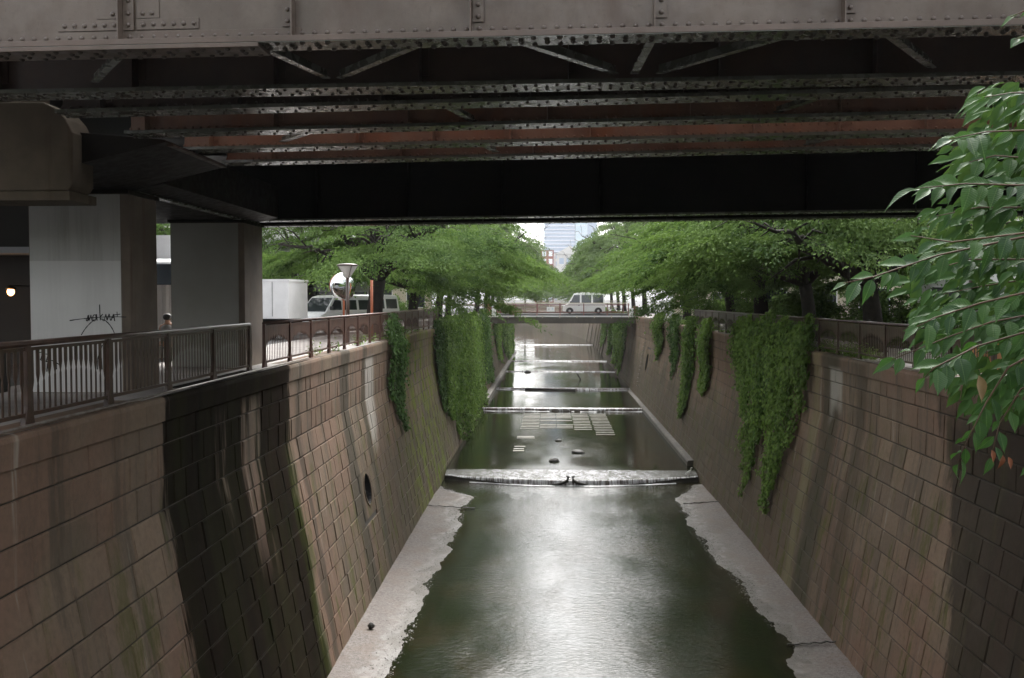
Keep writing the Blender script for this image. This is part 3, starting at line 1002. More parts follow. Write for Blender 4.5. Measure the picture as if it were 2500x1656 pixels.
small_weir(121.0, -7.20, -7.10, 'first foaming step in the water behind the road bridge', 9)
small_weir(140.0, -7.10, -7.0, 'second foaming step in the water behind the road bridge', 12)
small_weir(188.0, -7.0, -6.9, 'farthest foaming step, where the canal begins to turn', 15)

def riffle_patch(label, x0, x1, y0, y1, z, seed):
    vs, fs = [], []
    nx, ny = 40, 10
    for j in range(ny + 1):
        for i in range(nx + 1):
            vs.append((x0 + (x1 - x0) * i / nx, y0 + (y1 - y0) * j / ny, z + 0.012 + 0.01 * hash_noise(i * .8, j * 1.3, seed)))
    for j in range(ny):
        for i in range(nx):
            u, v = (i + .5) / nx * 2 - 1, (j + .5) / ny * 2 - 1
            if u * u + v * v < 0.8 + 0.4 * hash_noise(i * .5, j * .9, seed):
                a = j * (nx + 1) + i
                fs.append((a, a + 1, a + nx + 2, a + nx + 1))
    mb = MB(); mb.add(vs, fs)
    return mb
# slatted grids standing just under the water below the second step
for i, (xa, xb, ya, yb, nm) in enumerate((
        (-2.05, -0.74, 70.8, 79.8, 'slatted grid in the shallows, at the left end of the row of grids'),
        (-0.68, 0.48, 71.2, 79.8, 'slatted grid in the shallows, second from the left wall'),
        (0.54, 1.72, 71.2, 79.8, 'slatted grid in the shallows, middle one of the five'),
        (1.80, 3.06, 70.4, 79.8, 'slatted grid in the shallows, beside the longest one'),
        (3.22, 4.50, 67.8, 79.8, 'longest slatted grid in the shallows, at the right end of the row'))):
    t = thing('slatted_grid', nm, 'grid', ((xa + xb) / 2, (ya + yb) / 2, -7.585), group='slatted grids below the second step')
    n = 11 if i < 4 else 14
    for k in range(n):
        if i in (1, 2) and k in (3, 4, 6):
            continue
        y = ya + (yb - ya) * k / (n - 1) - (ya + yb) / 2
        sk = 0.02 * (k % 3 - 1)
        b = MB()
        b.box(-(xb - xa) / 2 + sk, (xb - xa) / 2 + sk, y - 0.07, y + 0.07, -0.05, 0.022)
        b.build('slat', M['grid_slat'], t)
    for e in (-1, 1):
        b = MB()
        x = e * ((xb - xa) / 2 - 0.1)
        b.bar((x, ya - (ya + yb) / 2, -0.06), (x, yb - (ya + yb) / 2, -0.06), 0.08, 0.06)
        b.build('side_bar', M['rock'], t)
lt = thing('slatted_grid', 'few loose slats of a broken grid lying nearest the weir', 'grid', (-1.45, 65, -7.585), group='slatted grids below the second step')
for x0, x1, y in ((-.7, .45, 1.6), (-.7, .5, .9), (-.72, -.05, -2.9), (-.75, -.1, -3.9), (-.75, -.08, -4.7)):
    b = MB(); b.box(x0, x1, y - .11, y + .11, -.05, .02); b.build('slat', M['grid_slat'], lt)

def rock(label, loc, sx, sy, sz, seed):
    mb = MB()
    n, m = 10, 6
    prof = []
    vs, fs = [], []
    rr = random.Random(seed)
    for j in range(m + 1):
        a = math.pi * j / m
        for i in range(n):
            b = 2 * math.pi * i / n
            k = 1 + rr.uniform(-.18, .18)
            vs.append((sx * math.sin(a) * math.cos(b) * k, sy * math.sin(a) * math.sin(b) * k, sz * math.cos(a) * k))
    for j in range(m):
        for i in range(n):
            fs.append((j * n + i, j * n + (i + 1) % n, (j + 1) * n + (i + 1) % n, (j + 1) * n + i))
    mb.add(vs, fs)
    o = mb.build('rock', M['rock'], None, True, loc=loc)
    return tag(o, label, 'rock')
rock('dark stone standing out of the pool above the weir, the nearer of two', (0.29, 56.4, -7.56), 0.34, 0.25, 0.16, 1)
rock('dark stone standing out of the pool, the larger one farther from the weir', (1.75, 59.7, -7.56), 0.42, 0.3, 0.16, 2)
rock('small brown stone in the pool near the slatted grids', (0.6, 64.7, -7.57), 0.22, 0.2, 0.09, 3)
rock('dark stone in the water at the foaming step behind the bridge', (-2.6, 120.3, -7.18), 0.45, 0.3, 0.22, 4)
rock('dark lump lying on the pale gravel strip by the left wall', (-5.15, 28.3, -7.80), 0.10, 0.10, 0.09, 5)
d = MB(); d.bar((-2.4, 98.5, -7.27), (2.6, 97.6, -7.26), 0.22, 0.2)
tag(d.build('timber', M['rock'], bevel=0.02), 'dark timber lying across the ragged step before the bridge', 'timber')
d = MB(); d.tube([(3.5, 110, -7.25), (3.3, 109.6, -6.9), (3.0, 109.2, -6.45)], [0.05, 0.06, 0.05], 6)
tag(d.build('stick', M['rock']), 'short dark stick poking out of the water under the road bridge', 'stick')
# ladder rungs by the right drain
lad = thing('rung_ladder', 'column of iron step rungs set in the right wall beside its drain', 'ladder', (8.9, 92, -4))
for k in range(16):
    z = -0.9 - k * 0.36
    c = face_pt(1, 8.9, ZR, 92, z) - Vector((8.9, 92, -4))
    b = MB()
    b.tube([c + Vector((0.05, -0.22, 0)), c + Vector((-0.14, -0.22, 0)), c + Vector((-0.14, 0.22, 0)), c + Vector((0.05, 0.22, 0))], 0.02, 5)
    b.build('rung', M['steel_pipe'], lad)

# ------------------------------------------------------------------ viaducts
def hemi(r, n=8):
    return [(r, 0.0), (r * 0.92, r * 0.38), (r * 0.6, r * 0.72), (r * 0.18, r * 0.86)]
def rivet_mesh(name, r, mat, axis='y', n=8):
    mb = MB()
    pts = hemi(r)
    vs, fs = [], []
    for rad, h in pts:
        for k in range(n):
            a = 2 * math.pi * k / n
            x, y = rad * math.cos(a), rad * math.sin(a)
            vs.append((x, -h, y) if axis == 'y' else (x, y, -h))
    for i in range(len(pts) - 1):
        for k in range(n):
            a, b = i * n + k, i * n + (k + 1) % n
            fs.append((a, b, b + n, a + n))
    fs.append(tuple(range(len(vs) - n, len(vs))))
    mb.add(vs, fs)
    me = mb.mesh(name, True)
    me.materials.append(mat)
    return me
def rivet_cloud(pts, r, axis, n=6):
    mb = MB()
    for (x, y, z) in pts:
        vs, fs = [], []
        prof = [(r, 0.0), (r * 0.75, r * 0.6), (r * 0.2, r * 0.8)]
        for rad, h in prof:
            for k in range(n):
                a = 2 * math.pi * k / n
                u, v = rad * math.cos(a), rad * math.sin(a)
                vs.append((x + u, y - h, z + v) if axis == 'y' else (x + u, y + v, z - h))
        for i in range(2):
            for k in range(n):
                a, b = i * n + k, i * n + (k + 1) % n
                fs.append((a, b, b + n, a + n))
        fs.append(tuple(range(2 * n, 3 * n)))
        mb.add(vs, fs)
    return mb

def girder(via, d, h, ang, fw, depth, web_mat, x0=-8.2, x1=14.0, stiff=1.68, pitch=0.12, rows=4, web_rivets=True, splice=None, first=0.0, name='girder'):
    """plate girder across the canal: front flange edge at distance d, underside h above the eye; local x along it"""
    g = MB()
    yw = fw / 2
    g.box(x0, x1, yw - 0.008, yw + 0.008, 0.05, depth)
    o = g.build(name, web_mat, via)
    o.location = Vector((0, d, EYE + h)) - Vector(via.location)
    o.rotation_euler = (0, 0, -R(ang))
    b = MB()
    b.box(x0, x1, 0, fw, 0.0, 0.045)
    b.build('bottom_flange', M['flange'], o)
    b = MB()
    for s in (-1, 1):
        b.box(x0, x1, yw + s * 0.012 - 0.006, yw + s * 0.012 + 0.006, 0.047, 0.15)
    b.build('flange_angle', web_mat, o)
    x = x0 + first
    while x < x1:
        b = MB()
        b.box(x - 0.006, x + 0.006, 0.03, yw - 0.021, 0.048, depth - 0.05)
        b.box(x + 0.008, x + 0.09, yw - 0.033, yw - 0.021, 0.16, depth - 0.05)
        b.build('stiffener', web_mat, o)
        x += stiff
    if web_rivets:
        pts = []
        n = int((x1 - x0) / pitch)
        for i in range(n):
            pts.append((x0 + i * pitch, yw - 0.018, 0.095))
        if splice:
            for q in range(14):
                for zz in (0.2, 0.3):
                    pts.append((splice + q * pitch, yw - 0.012, zz))
            sp = MB(); sp.box(splice - 0.08, splice + 14 * pitch, yw - 0.0155, yw - 0.0085, 0.155, 0.36)
            sp.build('splice_plate', web_mat, o)
        c = rivet_cloud(pts, 0.024, 'y')
        c = c.build('rivet_heads', web_mat, o, True); tag(c, kind='stuff')
    pts = []
    n = int((x1 - x0) / pitch)
    for i in range(n):
        x = x0 + i * pitch
        if rows == 4:
            for q in ((0.18, 0.82) if i % 2 else (0.36, 0.64)):
                pts.append((x, fw * q, 0.0))
        else:
            for q in ((0.26,) if i % 2 else (0.74,)):
                pts.append((x, fw * q, 0.0))
    c = rivet_cloud(pts, 0.024, 'z')
    c = c.build('underside_rivets', M['rivet'], o, True); tag(c, kind='stuff')
    return o

# the near viaduct: the grey brown girder across the top of the view, and its mate
via1 = thing('railway_viaduct', 'near railway viaduct whose grey-brown riveted girder crosses the top of the view', 'viaduct', (0, 9.16, 4.05))
A1 = 2.7
g1 = MB()
FW, YW = 0.345, 0.17
X0, X1, DEP = -8.2, 14.0, 1.75
g1.box(X0, X1, YW - 0.008, YW + 0.008, 0.06, DEP)
g1o = g1.build('girder', M['girder_front'], via1)
g1o.rotation_euler = (0, 0, -R(A1))
b = MB(); b.box(X0, X1, 0, FW, 0.0, 0.055); b.build('bottom_flange', M['girder_front_edge'], g1o, bevel=0.004)
b = MB(); b.box(X0, X1, 0.004, FW - 0.004, -0.006, -0.001); b.build('flange_soffit', M['flange'], g1o)
b = MB(); b.box(X0, -2.72, -0.012, FW + 0.01, -0.046, -0.008); b.build('cover_plate', M['girder_front_edge'], g1o, bevel=0.003)
b = MB()
for s in (-1, 1):
    b.box(X0, X1, YW + s * 0.014 - 0.006, YW + s * 0.014 + 0.006, 0.057, 0.165)
b.build('flange_angle', M['girder_front'], g1o)
RV = rivet_mesh('rivet', 0.024, M['rivet_front'], 'y')
RU = rivet_mesh('rivet_under', 0.027, M['rivet'], 'z')
def rv(x, y, z, me=RV):
    return link('rivet', me, None, g1o, (x, y, z))
VX0, VX1 = -5.35, 4.75
STX = [-4.10 + 1.683 * i for i in range(-2, 11)]
FRONT = YW - 0.020
i = 0
x = VX0
while x < VX1:
    rv(x, FRONT, 0.108)
    for q in ((0.16, 0.84) if i % 2 else (0.37, 0.63)):
        rv(x + 0.03, FW * q, -0.046 if x + 0.03 < -2.75 else -0.006, RU)
    x += 0.1202
    i += 1
for k, sx in enumerate(STX):
    st = MB()
    side_ = -1 if k in (3,) else 1
    st.box(sx - 0.007, sx + 0.007, 0.035, YW - 0.022, 0.058, DEP - 0.03)
    a_, b_ = (sx + 0.010, sx + 0.115) if side_ > 0 else (sx - 0.115, sx - 0.010)
    st.box(a_, b_, YW - 0.036, YW - 0.022, 0.17, DEP - 0.03)
    st.build('stiffener', M['girder_front'], g1o, bevel=0.002)
    if VX0 < sx < VX1:
        for zz in (0.22, 0.33, 0.45):
            rv((a_ + b_) / 2, YW - 0.036, zz)
# splice plates beside the stiffener on the left
for xa, xb, za, zb, rows_ in ((-4.75, -4.13, 0.175, 0.28, 0.225), (-3.965, -3.35, 0.175, 0.28, 0.225)):
    p = MB(); p.box(xa, xb, YW - 0.022, YW - 0.0095, za, zb)
    p.build('splice_plate', M['girder_front'], g1o, bevel=0.002)
    q = xa + 0.07
    while q < xb - 0.03:
        rv(q, YW - 0.022, rows_)
        q += 0.1
p = MB(); p.box(-3.96, -3.74, YW - 0.020, YW - 0.0095, 0.285, 0.46); p.build('splice_plate', M['girder_front'], g1o, bevel=0.002)
p = MB(); p.box(-4.36, -4.13, YW - 0.020, YW - 0.0095, 0.285, 0.46); p.build('splice_plate', M['girder_front'], g1o, bevel=0.002)
for q in (-3.90, -3.81, -4.2):
    rv(q, YW - 0.020, 0.33)
# a longer cover strip over the bottom angle at the left
p = MB(); p.box(-3.95, -2.35, YW - 0.034, YW - 0.022, 0.062, 0.155); p.build('splice_plate', M['girder_front_edge'], g1o, bevel=0.002)
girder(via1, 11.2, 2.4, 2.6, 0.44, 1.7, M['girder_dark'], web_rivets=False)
b = MB(); b.box(-34, 30, -0.1, 2.9, 1.72, 2.1)
dk = b.build('deck_slab', M['deck'], via1); dk.rotation_euler = (0, 0, -R(A1))
for p, q in (((-0.45, 9.52), (0.72, 11.1)), ((0.98, 9.50), (0.93, 11.1)), ((2.35, 9.45), (1.20, 11.1)), ((-1.1, 9.56), (-2.35, 11.2)), ((3.05, 9.40), (4.1, 10.95)), ((-4.1, 9.7), (-5.2, 11.3)), ((-2.9, 9.62), (-2.5, 11.2))):
    b = MB()
    o0 = Vector(via1.location)
    b.bar(Vector((p[0], p[1], 4.13)) - o0, Vector((q[0], q[1], 4.13)) - o0, 0.085, 0.012)
    b.bar(Vector((p[0], p[1], 4.18)) - o0, Vector((q[0], q[1], 4.18)) - o0, 0.012, 0.085)
    b.build('lateral_brace', M['flange'], via1)

via2 = thing('railway_viaduct', 'middle railway viaduct of four rust-red riveted girders behind the near one', 'viaduct', (0, 12.1, 4.05))
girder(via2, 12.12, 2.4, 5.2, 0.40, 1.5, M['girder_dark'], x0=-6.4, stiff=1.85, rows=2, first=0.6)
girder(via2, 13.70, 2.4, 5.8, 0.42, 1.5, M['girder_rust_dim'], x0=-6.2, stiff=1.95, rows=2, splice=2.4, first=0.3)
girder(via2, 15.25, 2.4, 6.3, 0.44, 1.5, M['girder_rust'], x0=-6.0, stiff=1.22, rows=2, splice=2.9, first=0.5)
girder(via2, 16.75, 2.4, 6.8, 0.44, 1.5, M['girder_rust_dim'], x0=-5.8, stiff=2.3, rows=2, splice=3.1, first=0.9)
for ya_, yb_ in ((-0.2, 2.0), (2.75, 3.7), (4.15, 13.6)):  # slits between slabs added to let skylight onto the rust girders
    b = MB(); b.box(-34, 30, ya_, yb_, 1.46, 1.9)
    dk = b.build('deck_slab', M['deck'], via2); dk.rotation_euler = (0, 0, -R(5.5))
o0 = Vector(via2.location)
for p, q in (((-1.35, 12.75), (-1.05, 13.9)), ((3.4, 12.2), (3.0, 13.4)), ((-1.1, 15.9), (-0.9, 16.8)), ((-3.2, 14.3), (-4.2, 15.6)), ((4.5, 15.1), (4.1, 16.2))):
    b = MB()
    b.bar(Vector((p[0], p[1], 4.12)) - o0, Vector((q[0], q[1], 4.12)) - o0, 0.11, 0.012)
    b.bar(Vector((p[0], p[1], 4.16)) - o0, Vector((q[0], q[1], 4.16)) - o0, 0.012, 0.07)
    b.build('lateral_brace', M['flange'], via2)

via3 = thing('railway_viaduct', 'far railway viaduct with deep black girders framing the trees', 'viaduct', (0, 24.2, 3.65))
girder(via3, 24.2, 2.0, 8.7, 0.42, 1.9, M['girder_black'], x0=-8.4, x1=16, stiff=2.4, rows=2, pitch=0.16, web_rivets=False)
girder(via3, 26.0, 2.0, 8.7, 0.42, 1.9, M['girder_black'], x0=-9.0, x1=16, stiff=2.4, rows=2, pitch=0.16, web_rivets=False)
b = MB(); b.box(-34, 30, -0.9, 2.9, 1.86, 2.3)
dk = b.build('deck_slab', M['deck'], via3); dk.rotation_euler = (0, 0, -R(8.7))

# crosshead beam over the left piers and the concrete pier head at its near end
ch = thing('crosshead_beam', 'black crosshead beam on the left piers, carrying the viaduct girders', 'beam', (-7.5, 20, 3.55))
b = MB()
b.prism([(-3.4, 0.03), (0.0, 0.03), (1.75, 0.45), (1.75, 0.485), (-3.4, 0.95)], -5.2, -2.4, 'y')
b.build('bracket_body', M['crosshead'], ch, bevel=0.01)
b = MB()
b.prism([(-3.4, 0.031), (0.0, 0.031), (0.6, 0.16), (0.6, 0.95), (-3.4, 0.95)], -2.39, 5.2, 'y')
b.build('beam_body', M['crosshead'], ch, bevel=0.01)
b = MB(); b.box(-0.02, 0.16, -2.4, 5.1, 0.0, 0.028); b.build('edge_flange', M['flange'], ch)
b = MB(); b.bar((1.75, -5.0, 0.432), (1.75, -2.5, 0.432), 0.10, 0.03); b.build('edge_flange', M['girder_dark'], ch)
ph = thing('pier_head', 'rust-streaked concrete pier head with a rounded corner, above the near pier', 'pier head', (-9.2, 14.5, 3.25))
b = MB()
pr = [(-3.0, 0.0), (2.10, 0.0), (2.17, 0.10), (2.18, 0.85), (2.08, 1.05), (1.95, 1.20), (1.75, 1.30), (-3.0, 1.34)]
b.prism(pr, 0.0, 0.7, 'y'); b.build('head_block', M['head_concrete'], ph, bevel=0.03)
b = MB(); b.box(-3.0, 2.12, 0.02, 0.9, -0.14, -0.004); b.build('bearing_ledge', M['head_concrete'], ph, bevel=0.01)
b = MB(); b.box(-3.0, 1.15, 0.15, 1.4, 1.345, 1.75); b.build('bearing_seat', M['head_concrete'], ph, bevel=0.02)

def pier(label, x0, x1, y0, y1, h, mat_front, mats_patch, z_patch):
    t = thing('viaduct_pier', label, 'pier', ((x0 + x1) / 2, (y0 + y1) / 2, 0))
    w, dp = (x1 - x0) / 2, (y1 - y0) / 2
    b = MB()
    c = 0.10
    b.prism([(-w, -dp), (w - c, -dp), (w, -dp + c), (w, dp), (-w, dp)], 0.0, h, 'z')
    b.build('column', M['pier_side'], t)
    b = MB(); b.box(-w + 0.01, w - c - 0.02, -dp - 0.004, -dp - 0.0005, 0.01, h - 0.02); b.build('painted_face', mat_front, t)
    if mats_patch:
        b = MB(); b.box(-w + 0.01, w - c - 0.02, -dp - 0.008, -dp - 0.0045, 0.012, z_patch); b.build('repainted_patch', mats_patch, t)
    b = MB(); b.box(-w - 0.05, w + 0.05, -dp - 0.05, dp + 0.05, h - 0.012, h + 0.06); b.build('cap_plate', M['crosshead'], t)
    return t
M['pier_paint_low'] = simple('pier_paint_low', (0.58, 0.575, 0.555), (0.52, 0.515, 0.50), 0.75, 0.5, 0.06, 40, streak=0.08)
p1 = pier('grey painted viaduct pier nearest the camera, with a spray-paint scrawl', -9.13, -7.38, 17.2, 18.5, 3.5, M['pier_paint'], M['pier_paint_low'], 2.32)
p2 = pier('viaduct pier beyond the scrawled one, its paint darkened for shade, beside the end of the near fence', -9.15, -7.38, 23.8, 25.4, 3.5, M['pier_shaded'], None, 0)
# scrawl on the first pier: strokes in the plane of its face (u along x, v up), metres from the face's lower left corner
def strokes(parent, lines, y, rad):
    for ln in lines:
        b = MB()
        pts = [(u, y, v) for u, v in ln]
        for i in range(len(pts) - 1):
            b.bar(pts[i], pts[i + 1], rad * 2 * random.uniform(.7, 1.2), 0.003, (0, 1, 0))
        b.build('spray_stroke', M['spray_ink'], parent)
def scr(x, y):                              # from pixel to the face of the pier (plane y = 17.19)
    return ((x - 1270) * 17.19 / 2301 + 8.255, EYE - (y - 692) * 17.19 / 2301)
Z4 = lambda p: scr(p[0] / 2.76, (500 + p[1] / 2.613) / 1.0562)
def curve(a, c, b_, n=8):
    return [((1 - t) ** 2 * a[0] + 2 * t * (1 - t) * c[0] + t * t * b_[0], (1 - t) ** 2 * a[1] + 2 * t * (1 - t) * c[1] + t * t * b_[1]) for t in [i / n for i in range(n + 1)]]
scrawl = [
    curve((393, 742), (520, 722), (640, 718)), curve((640, 718), (700, 716), (766, 719)),
    curve((468, 836), (505, 770), (560, 735)), curve((610, 730), (665, 760), (690, 832)),
    [(592, 638), (593, 690), (596, 740)],
    [(505, 745), (514, 708), (522, 742), (534, 705), (540, 740)], curve((540, 740), (572, 760), (566, 705)), curve((566, 705), (540, 700), (548, 742)),
    [(570, 700), (574, 742)], [(592, 722), (612, 700)], [(592, 722), (618, 745)], [(620, 745), (632, 700), (640, 740), (655, 698), (662, 742)],
    [(665, 742), (684, 700), (690, 745)], [(668, 724), (688, 722)], [(680, 706), (728, 700)], [(706, 684), (708, 716)], curve((500, 735), (516, 765), (520, 705)),
]
strokes(p1, [[Z4(p) for p in ln] for ln in scrawl], -0.65 - 0.011, 0.008)
low = [[(190, 950), (215, 945), (195, 1000), (215, 1000)], [(230, 960), (248, 960), (232, 1010), (250, 1010)], [(240, 1020), (236, 1075)], [(268, 1000), (320, 1028)], [(296, 985), (300, 1060)],
       [(606, 900), (575, 985), (600, 1010)], [(575, 985), (572, 1060)], [(598, 985), (602, 1060)]]
strokes(p1, [[Z4(p) for p in ln] for ln in low], -0.65 - 0.011, 0.010)

# ------------------------------------------------------------------ fences
RAIL_Z = 1.08
def baluster_mesh(zt, z0, z1, mat, w=0.043, cache={}):
    k = (round(zt, 3), mat.name, w)
    if k in cache: return cache[k]
    n, t = 0.021, 0.010
    poly = [(-n, z0), (n, z0), (n, zt - 0.06), (0.010, zt - 0.02), (w, zt + 0.10), (w, z1), (-w, z1), (-w, zt + 0.10), (-0.010, zt - 0.02), (-n, zt - 0.06)]
    mb = MB()
    mb.prism([(y, z) for y, z in poly], -t / 2, t / 2, 'x')
    me = mb.mesh('baluster'); me.materials.append(mat)
    cache[k] = me
    return me
def fence(label, xf, zb, posts, n_own, mat, rail_mat, per=15, wide=0.043):
    t = thing('fence', label, 'fence', (xf, posts[0], zb))
    sx = 1 if xf > 0 else -1
    for y in posts:
        b = MB()
        yy = y - posts[0]
        b.prism([(-0.14, 0.0), (0.14, 0.0), (0.06, 0.26), (0.05, 0.40), (0.05, RAIL_Z - 0.03), (-0.05, RAIL_Z - 0.03), (-0.05, 0.40), (-0.06, 0.26)], -0.035, 0.035, 'x')
        b2 = MB(); b2.add([(v[0], v[1] + yy, v[2]) for v in b.v], b.f)
        b2.build('post', mat, t, bevel=0.006)
    for i in range(len(posts) - 1):
        a, c = posts[i] - posts[0], posts[i + 1] - posts[0]
        b = MB(); b.bar((0, a + 0.05, 0.16), (0, c - 0.05, 0.16), 0.045, 0.05); b.build('bottom_rail', mat, t)
        b = MB(); b.bar((0, a + 0.05, RAIL_Z - 0.075), (0, c - 0.05, RAIL_Z - 0.075), 0.03, 0.045); b.build('upper_rail', mat, t)
        sp = (c - a - 0.1) / per
        joined = MB()
        for k in range(per):
            u = (k + 0.5) / per * 2 - 1
            zt = 0.185 + 0.82 * (0.20 + 0.44 * math.sqrt(max(0.0, 1 - u * u)))
            y = a + 0.05 + sp * (k + 0.5)
            me = baluster_mesh(zt, 0.185, RAIL_Z - 0.098, mat, wide)
            if i < n_own:
                link('baluster', me, None, t, (0, y, 0))
            else:
                joined.add([(v.co.x, v.co.y + y, v.co.z) for v in me.vertices], [tuple(p.vertices) for p in me.polygons])
        if joined.v:
            tag(joined.build('baluster_panel', mat, t), kind='stuff')
    L = posts[-1] - posts[0]
    b = MB(); b.tube([(0, -0.04, RAIL_Z), (0, L + 0.04, RAIL_Z)], 0.042, 10); b.build('top_rail', rail_mat, t, True)
    return t
P1 = [10.20 + 2.38 * i for i in range(6)]
f1 = fence('brown railing along the left bank from the near edge to the second pier', -6.74, 0.0, P1, 5, M['rail_brown'], M['rail_brown'])
b = MB(); b.tube([(0, 11.9, RAIL_Z), (0, 11.96, RAIL_Z - 0.02), (0, 11.98, RAIL_Z - 0.1), (0, 11.98, 0.0)], 0.035, 8); b.build('end_bend', M['rail_brown'], f1, True)
P2 = [23.3 + 2.3 * i for i in range(17)]
f2 = fence('weathered brown-red railing on the left wall running past the tree', -6.74, 0.0, P2, 0, M['rail_red'], M['rail_red'], wide=0.068)
P3 = [20.6 + 2.2 * i for i in range(20)]
f3 = fence('brown railing with arched openings on the right wall, draped with ivy', 9.06, ZR, P3, 5, M['rail_brown'], M['rail_brown'], wide=0.064)
b = MB(); b.tube([(-6.60, 9, 0.045), (-6.60, 27, 0.045)], 0.022, 8)
tag(b.build('cable_pipe', M['steel_pipe'], None, True), 'thin pipe lying along the coping at the foot of the left railing', 'pipe')
b = MB(); b.tube([(8.86, 16, ZR + 0.05), (8.86, 28.2, ZR + 0.05)], 0.03, 8)
tag(b.build('cable_pipe', M['steel_pipe'], None, True), 'thin pipe lying along the coping at the foot of the right railing', 'pipe')

# ------------------------------------------------------------------ road bridge
rb = thing('road_bridge', 'small road bridge with brown railing that the white van is crossing', 'bridge', (1.15, 103, 0))
b = MB(); b.box(-7.85, 7.85, 0.1, 7.4, -0.86, -0.20); b.build('deck_beam', M['beam_brown'], rb, bevel=0.02)
b = MB(); b.box(-7.95, 7.95, 0.0, 7.5, -0.197, -0.06); b.build('deck_lip', M['white_wall'], rb, bevel=0.01)
b = MB(); b.box(-7.95, 7.95, 0.35, 7.2, -0.056, 0.10); b.build('road_slab', M['asphalt'], rb)
for k in range(9):
    b = MB(); x = -7.2 + k * 1.78
    b.box(x - 0.03, x + 0.03, -0.03, 0.09, -0.30, -0.03); b.build('lip_bracket', M['cream_wall'], rb)
for yy in (0.22, 7.3):
    for x in (-6.55, -4.9, -2.45, -0.03, 2.4, 4.82, 7.0):
        b = MB(); b.box(x - 0.05, x + 0.05, yy - 0.05, yy + 0.05, -0.055, 1.2); b.build('rail_post', M['bridge_rail'], rb)
    for z, hh, mt in ((1.24, 0.08, 'cream_wall'), (1.06, 0.07, 'bridge_rail'), (0.28, 0.06, 'bridge_rail')):
        b = MB(); b.box(-7.0, 7.1, yy - 0.045, yy + 0.045, z - hh / 2, z + hh / 2); b.build('rail', M[mt], rb)
for x, hh, m in ((-7.35, 1.15, 'red_brick_wall'), (-6.93, 1.08, 'white_paint'), (7.3, 0.72, 'white_paint'), (7.75, 0.95, 'bridge_rail')):
    b = MB(); b.box(x - 0.26, x + 0.26 if m != 'white_paint' else x + 0.22, 0.05, 0.5, -0.054, hh); b.build('end_pillar', M[m], rb, bevel=0.015)
sg = thing('bridge_sign', 'small white notice board on the railing of the road bridge', 'sign', (1.15, 103.13, 0.62))
b = MB(); b.box(-1.42, -0.60, -0.02, 0.015, -0.25, 0.25); b.build('board', M['white_paint'], sg)
b = MB(); b.box(-1.24, -1.16, -0.027, -0.0215, -0.10, 0.08); b.build('mark', M['grey_wall'], sg)
b = MB(); b.box(-0.90, -0.76, -0.027, -0.0215, -0.06, 0.10); b.build('mark', M['cyan_glass'], sg)
fb = thing('footbridge', 'pale footbridge railing glimpsed behind the road bridge', 'bridge', (-2, 136, 0))
b = MB(); b.box(-5.2, 11.5, 0, 2.6, -0.5, 0.0); b.build('deck', M['concrete'], fb)
for k in range(10):
    b = MB(); x = -4.8 + k * 1.7
    b.box(x - 0.05, x + 0.05, 0.05, 0.13, 0.004, 1.4); b.build('rail_post', M['cream_wall'], fb)
for z in (1.42, 1.05, 0.55):
    b = MB(); b.box(-5.0, 11.3, 0.06, 0.12, z - 0.04, z + 0.04); b.build('rail', M['cream_wall'], fb)

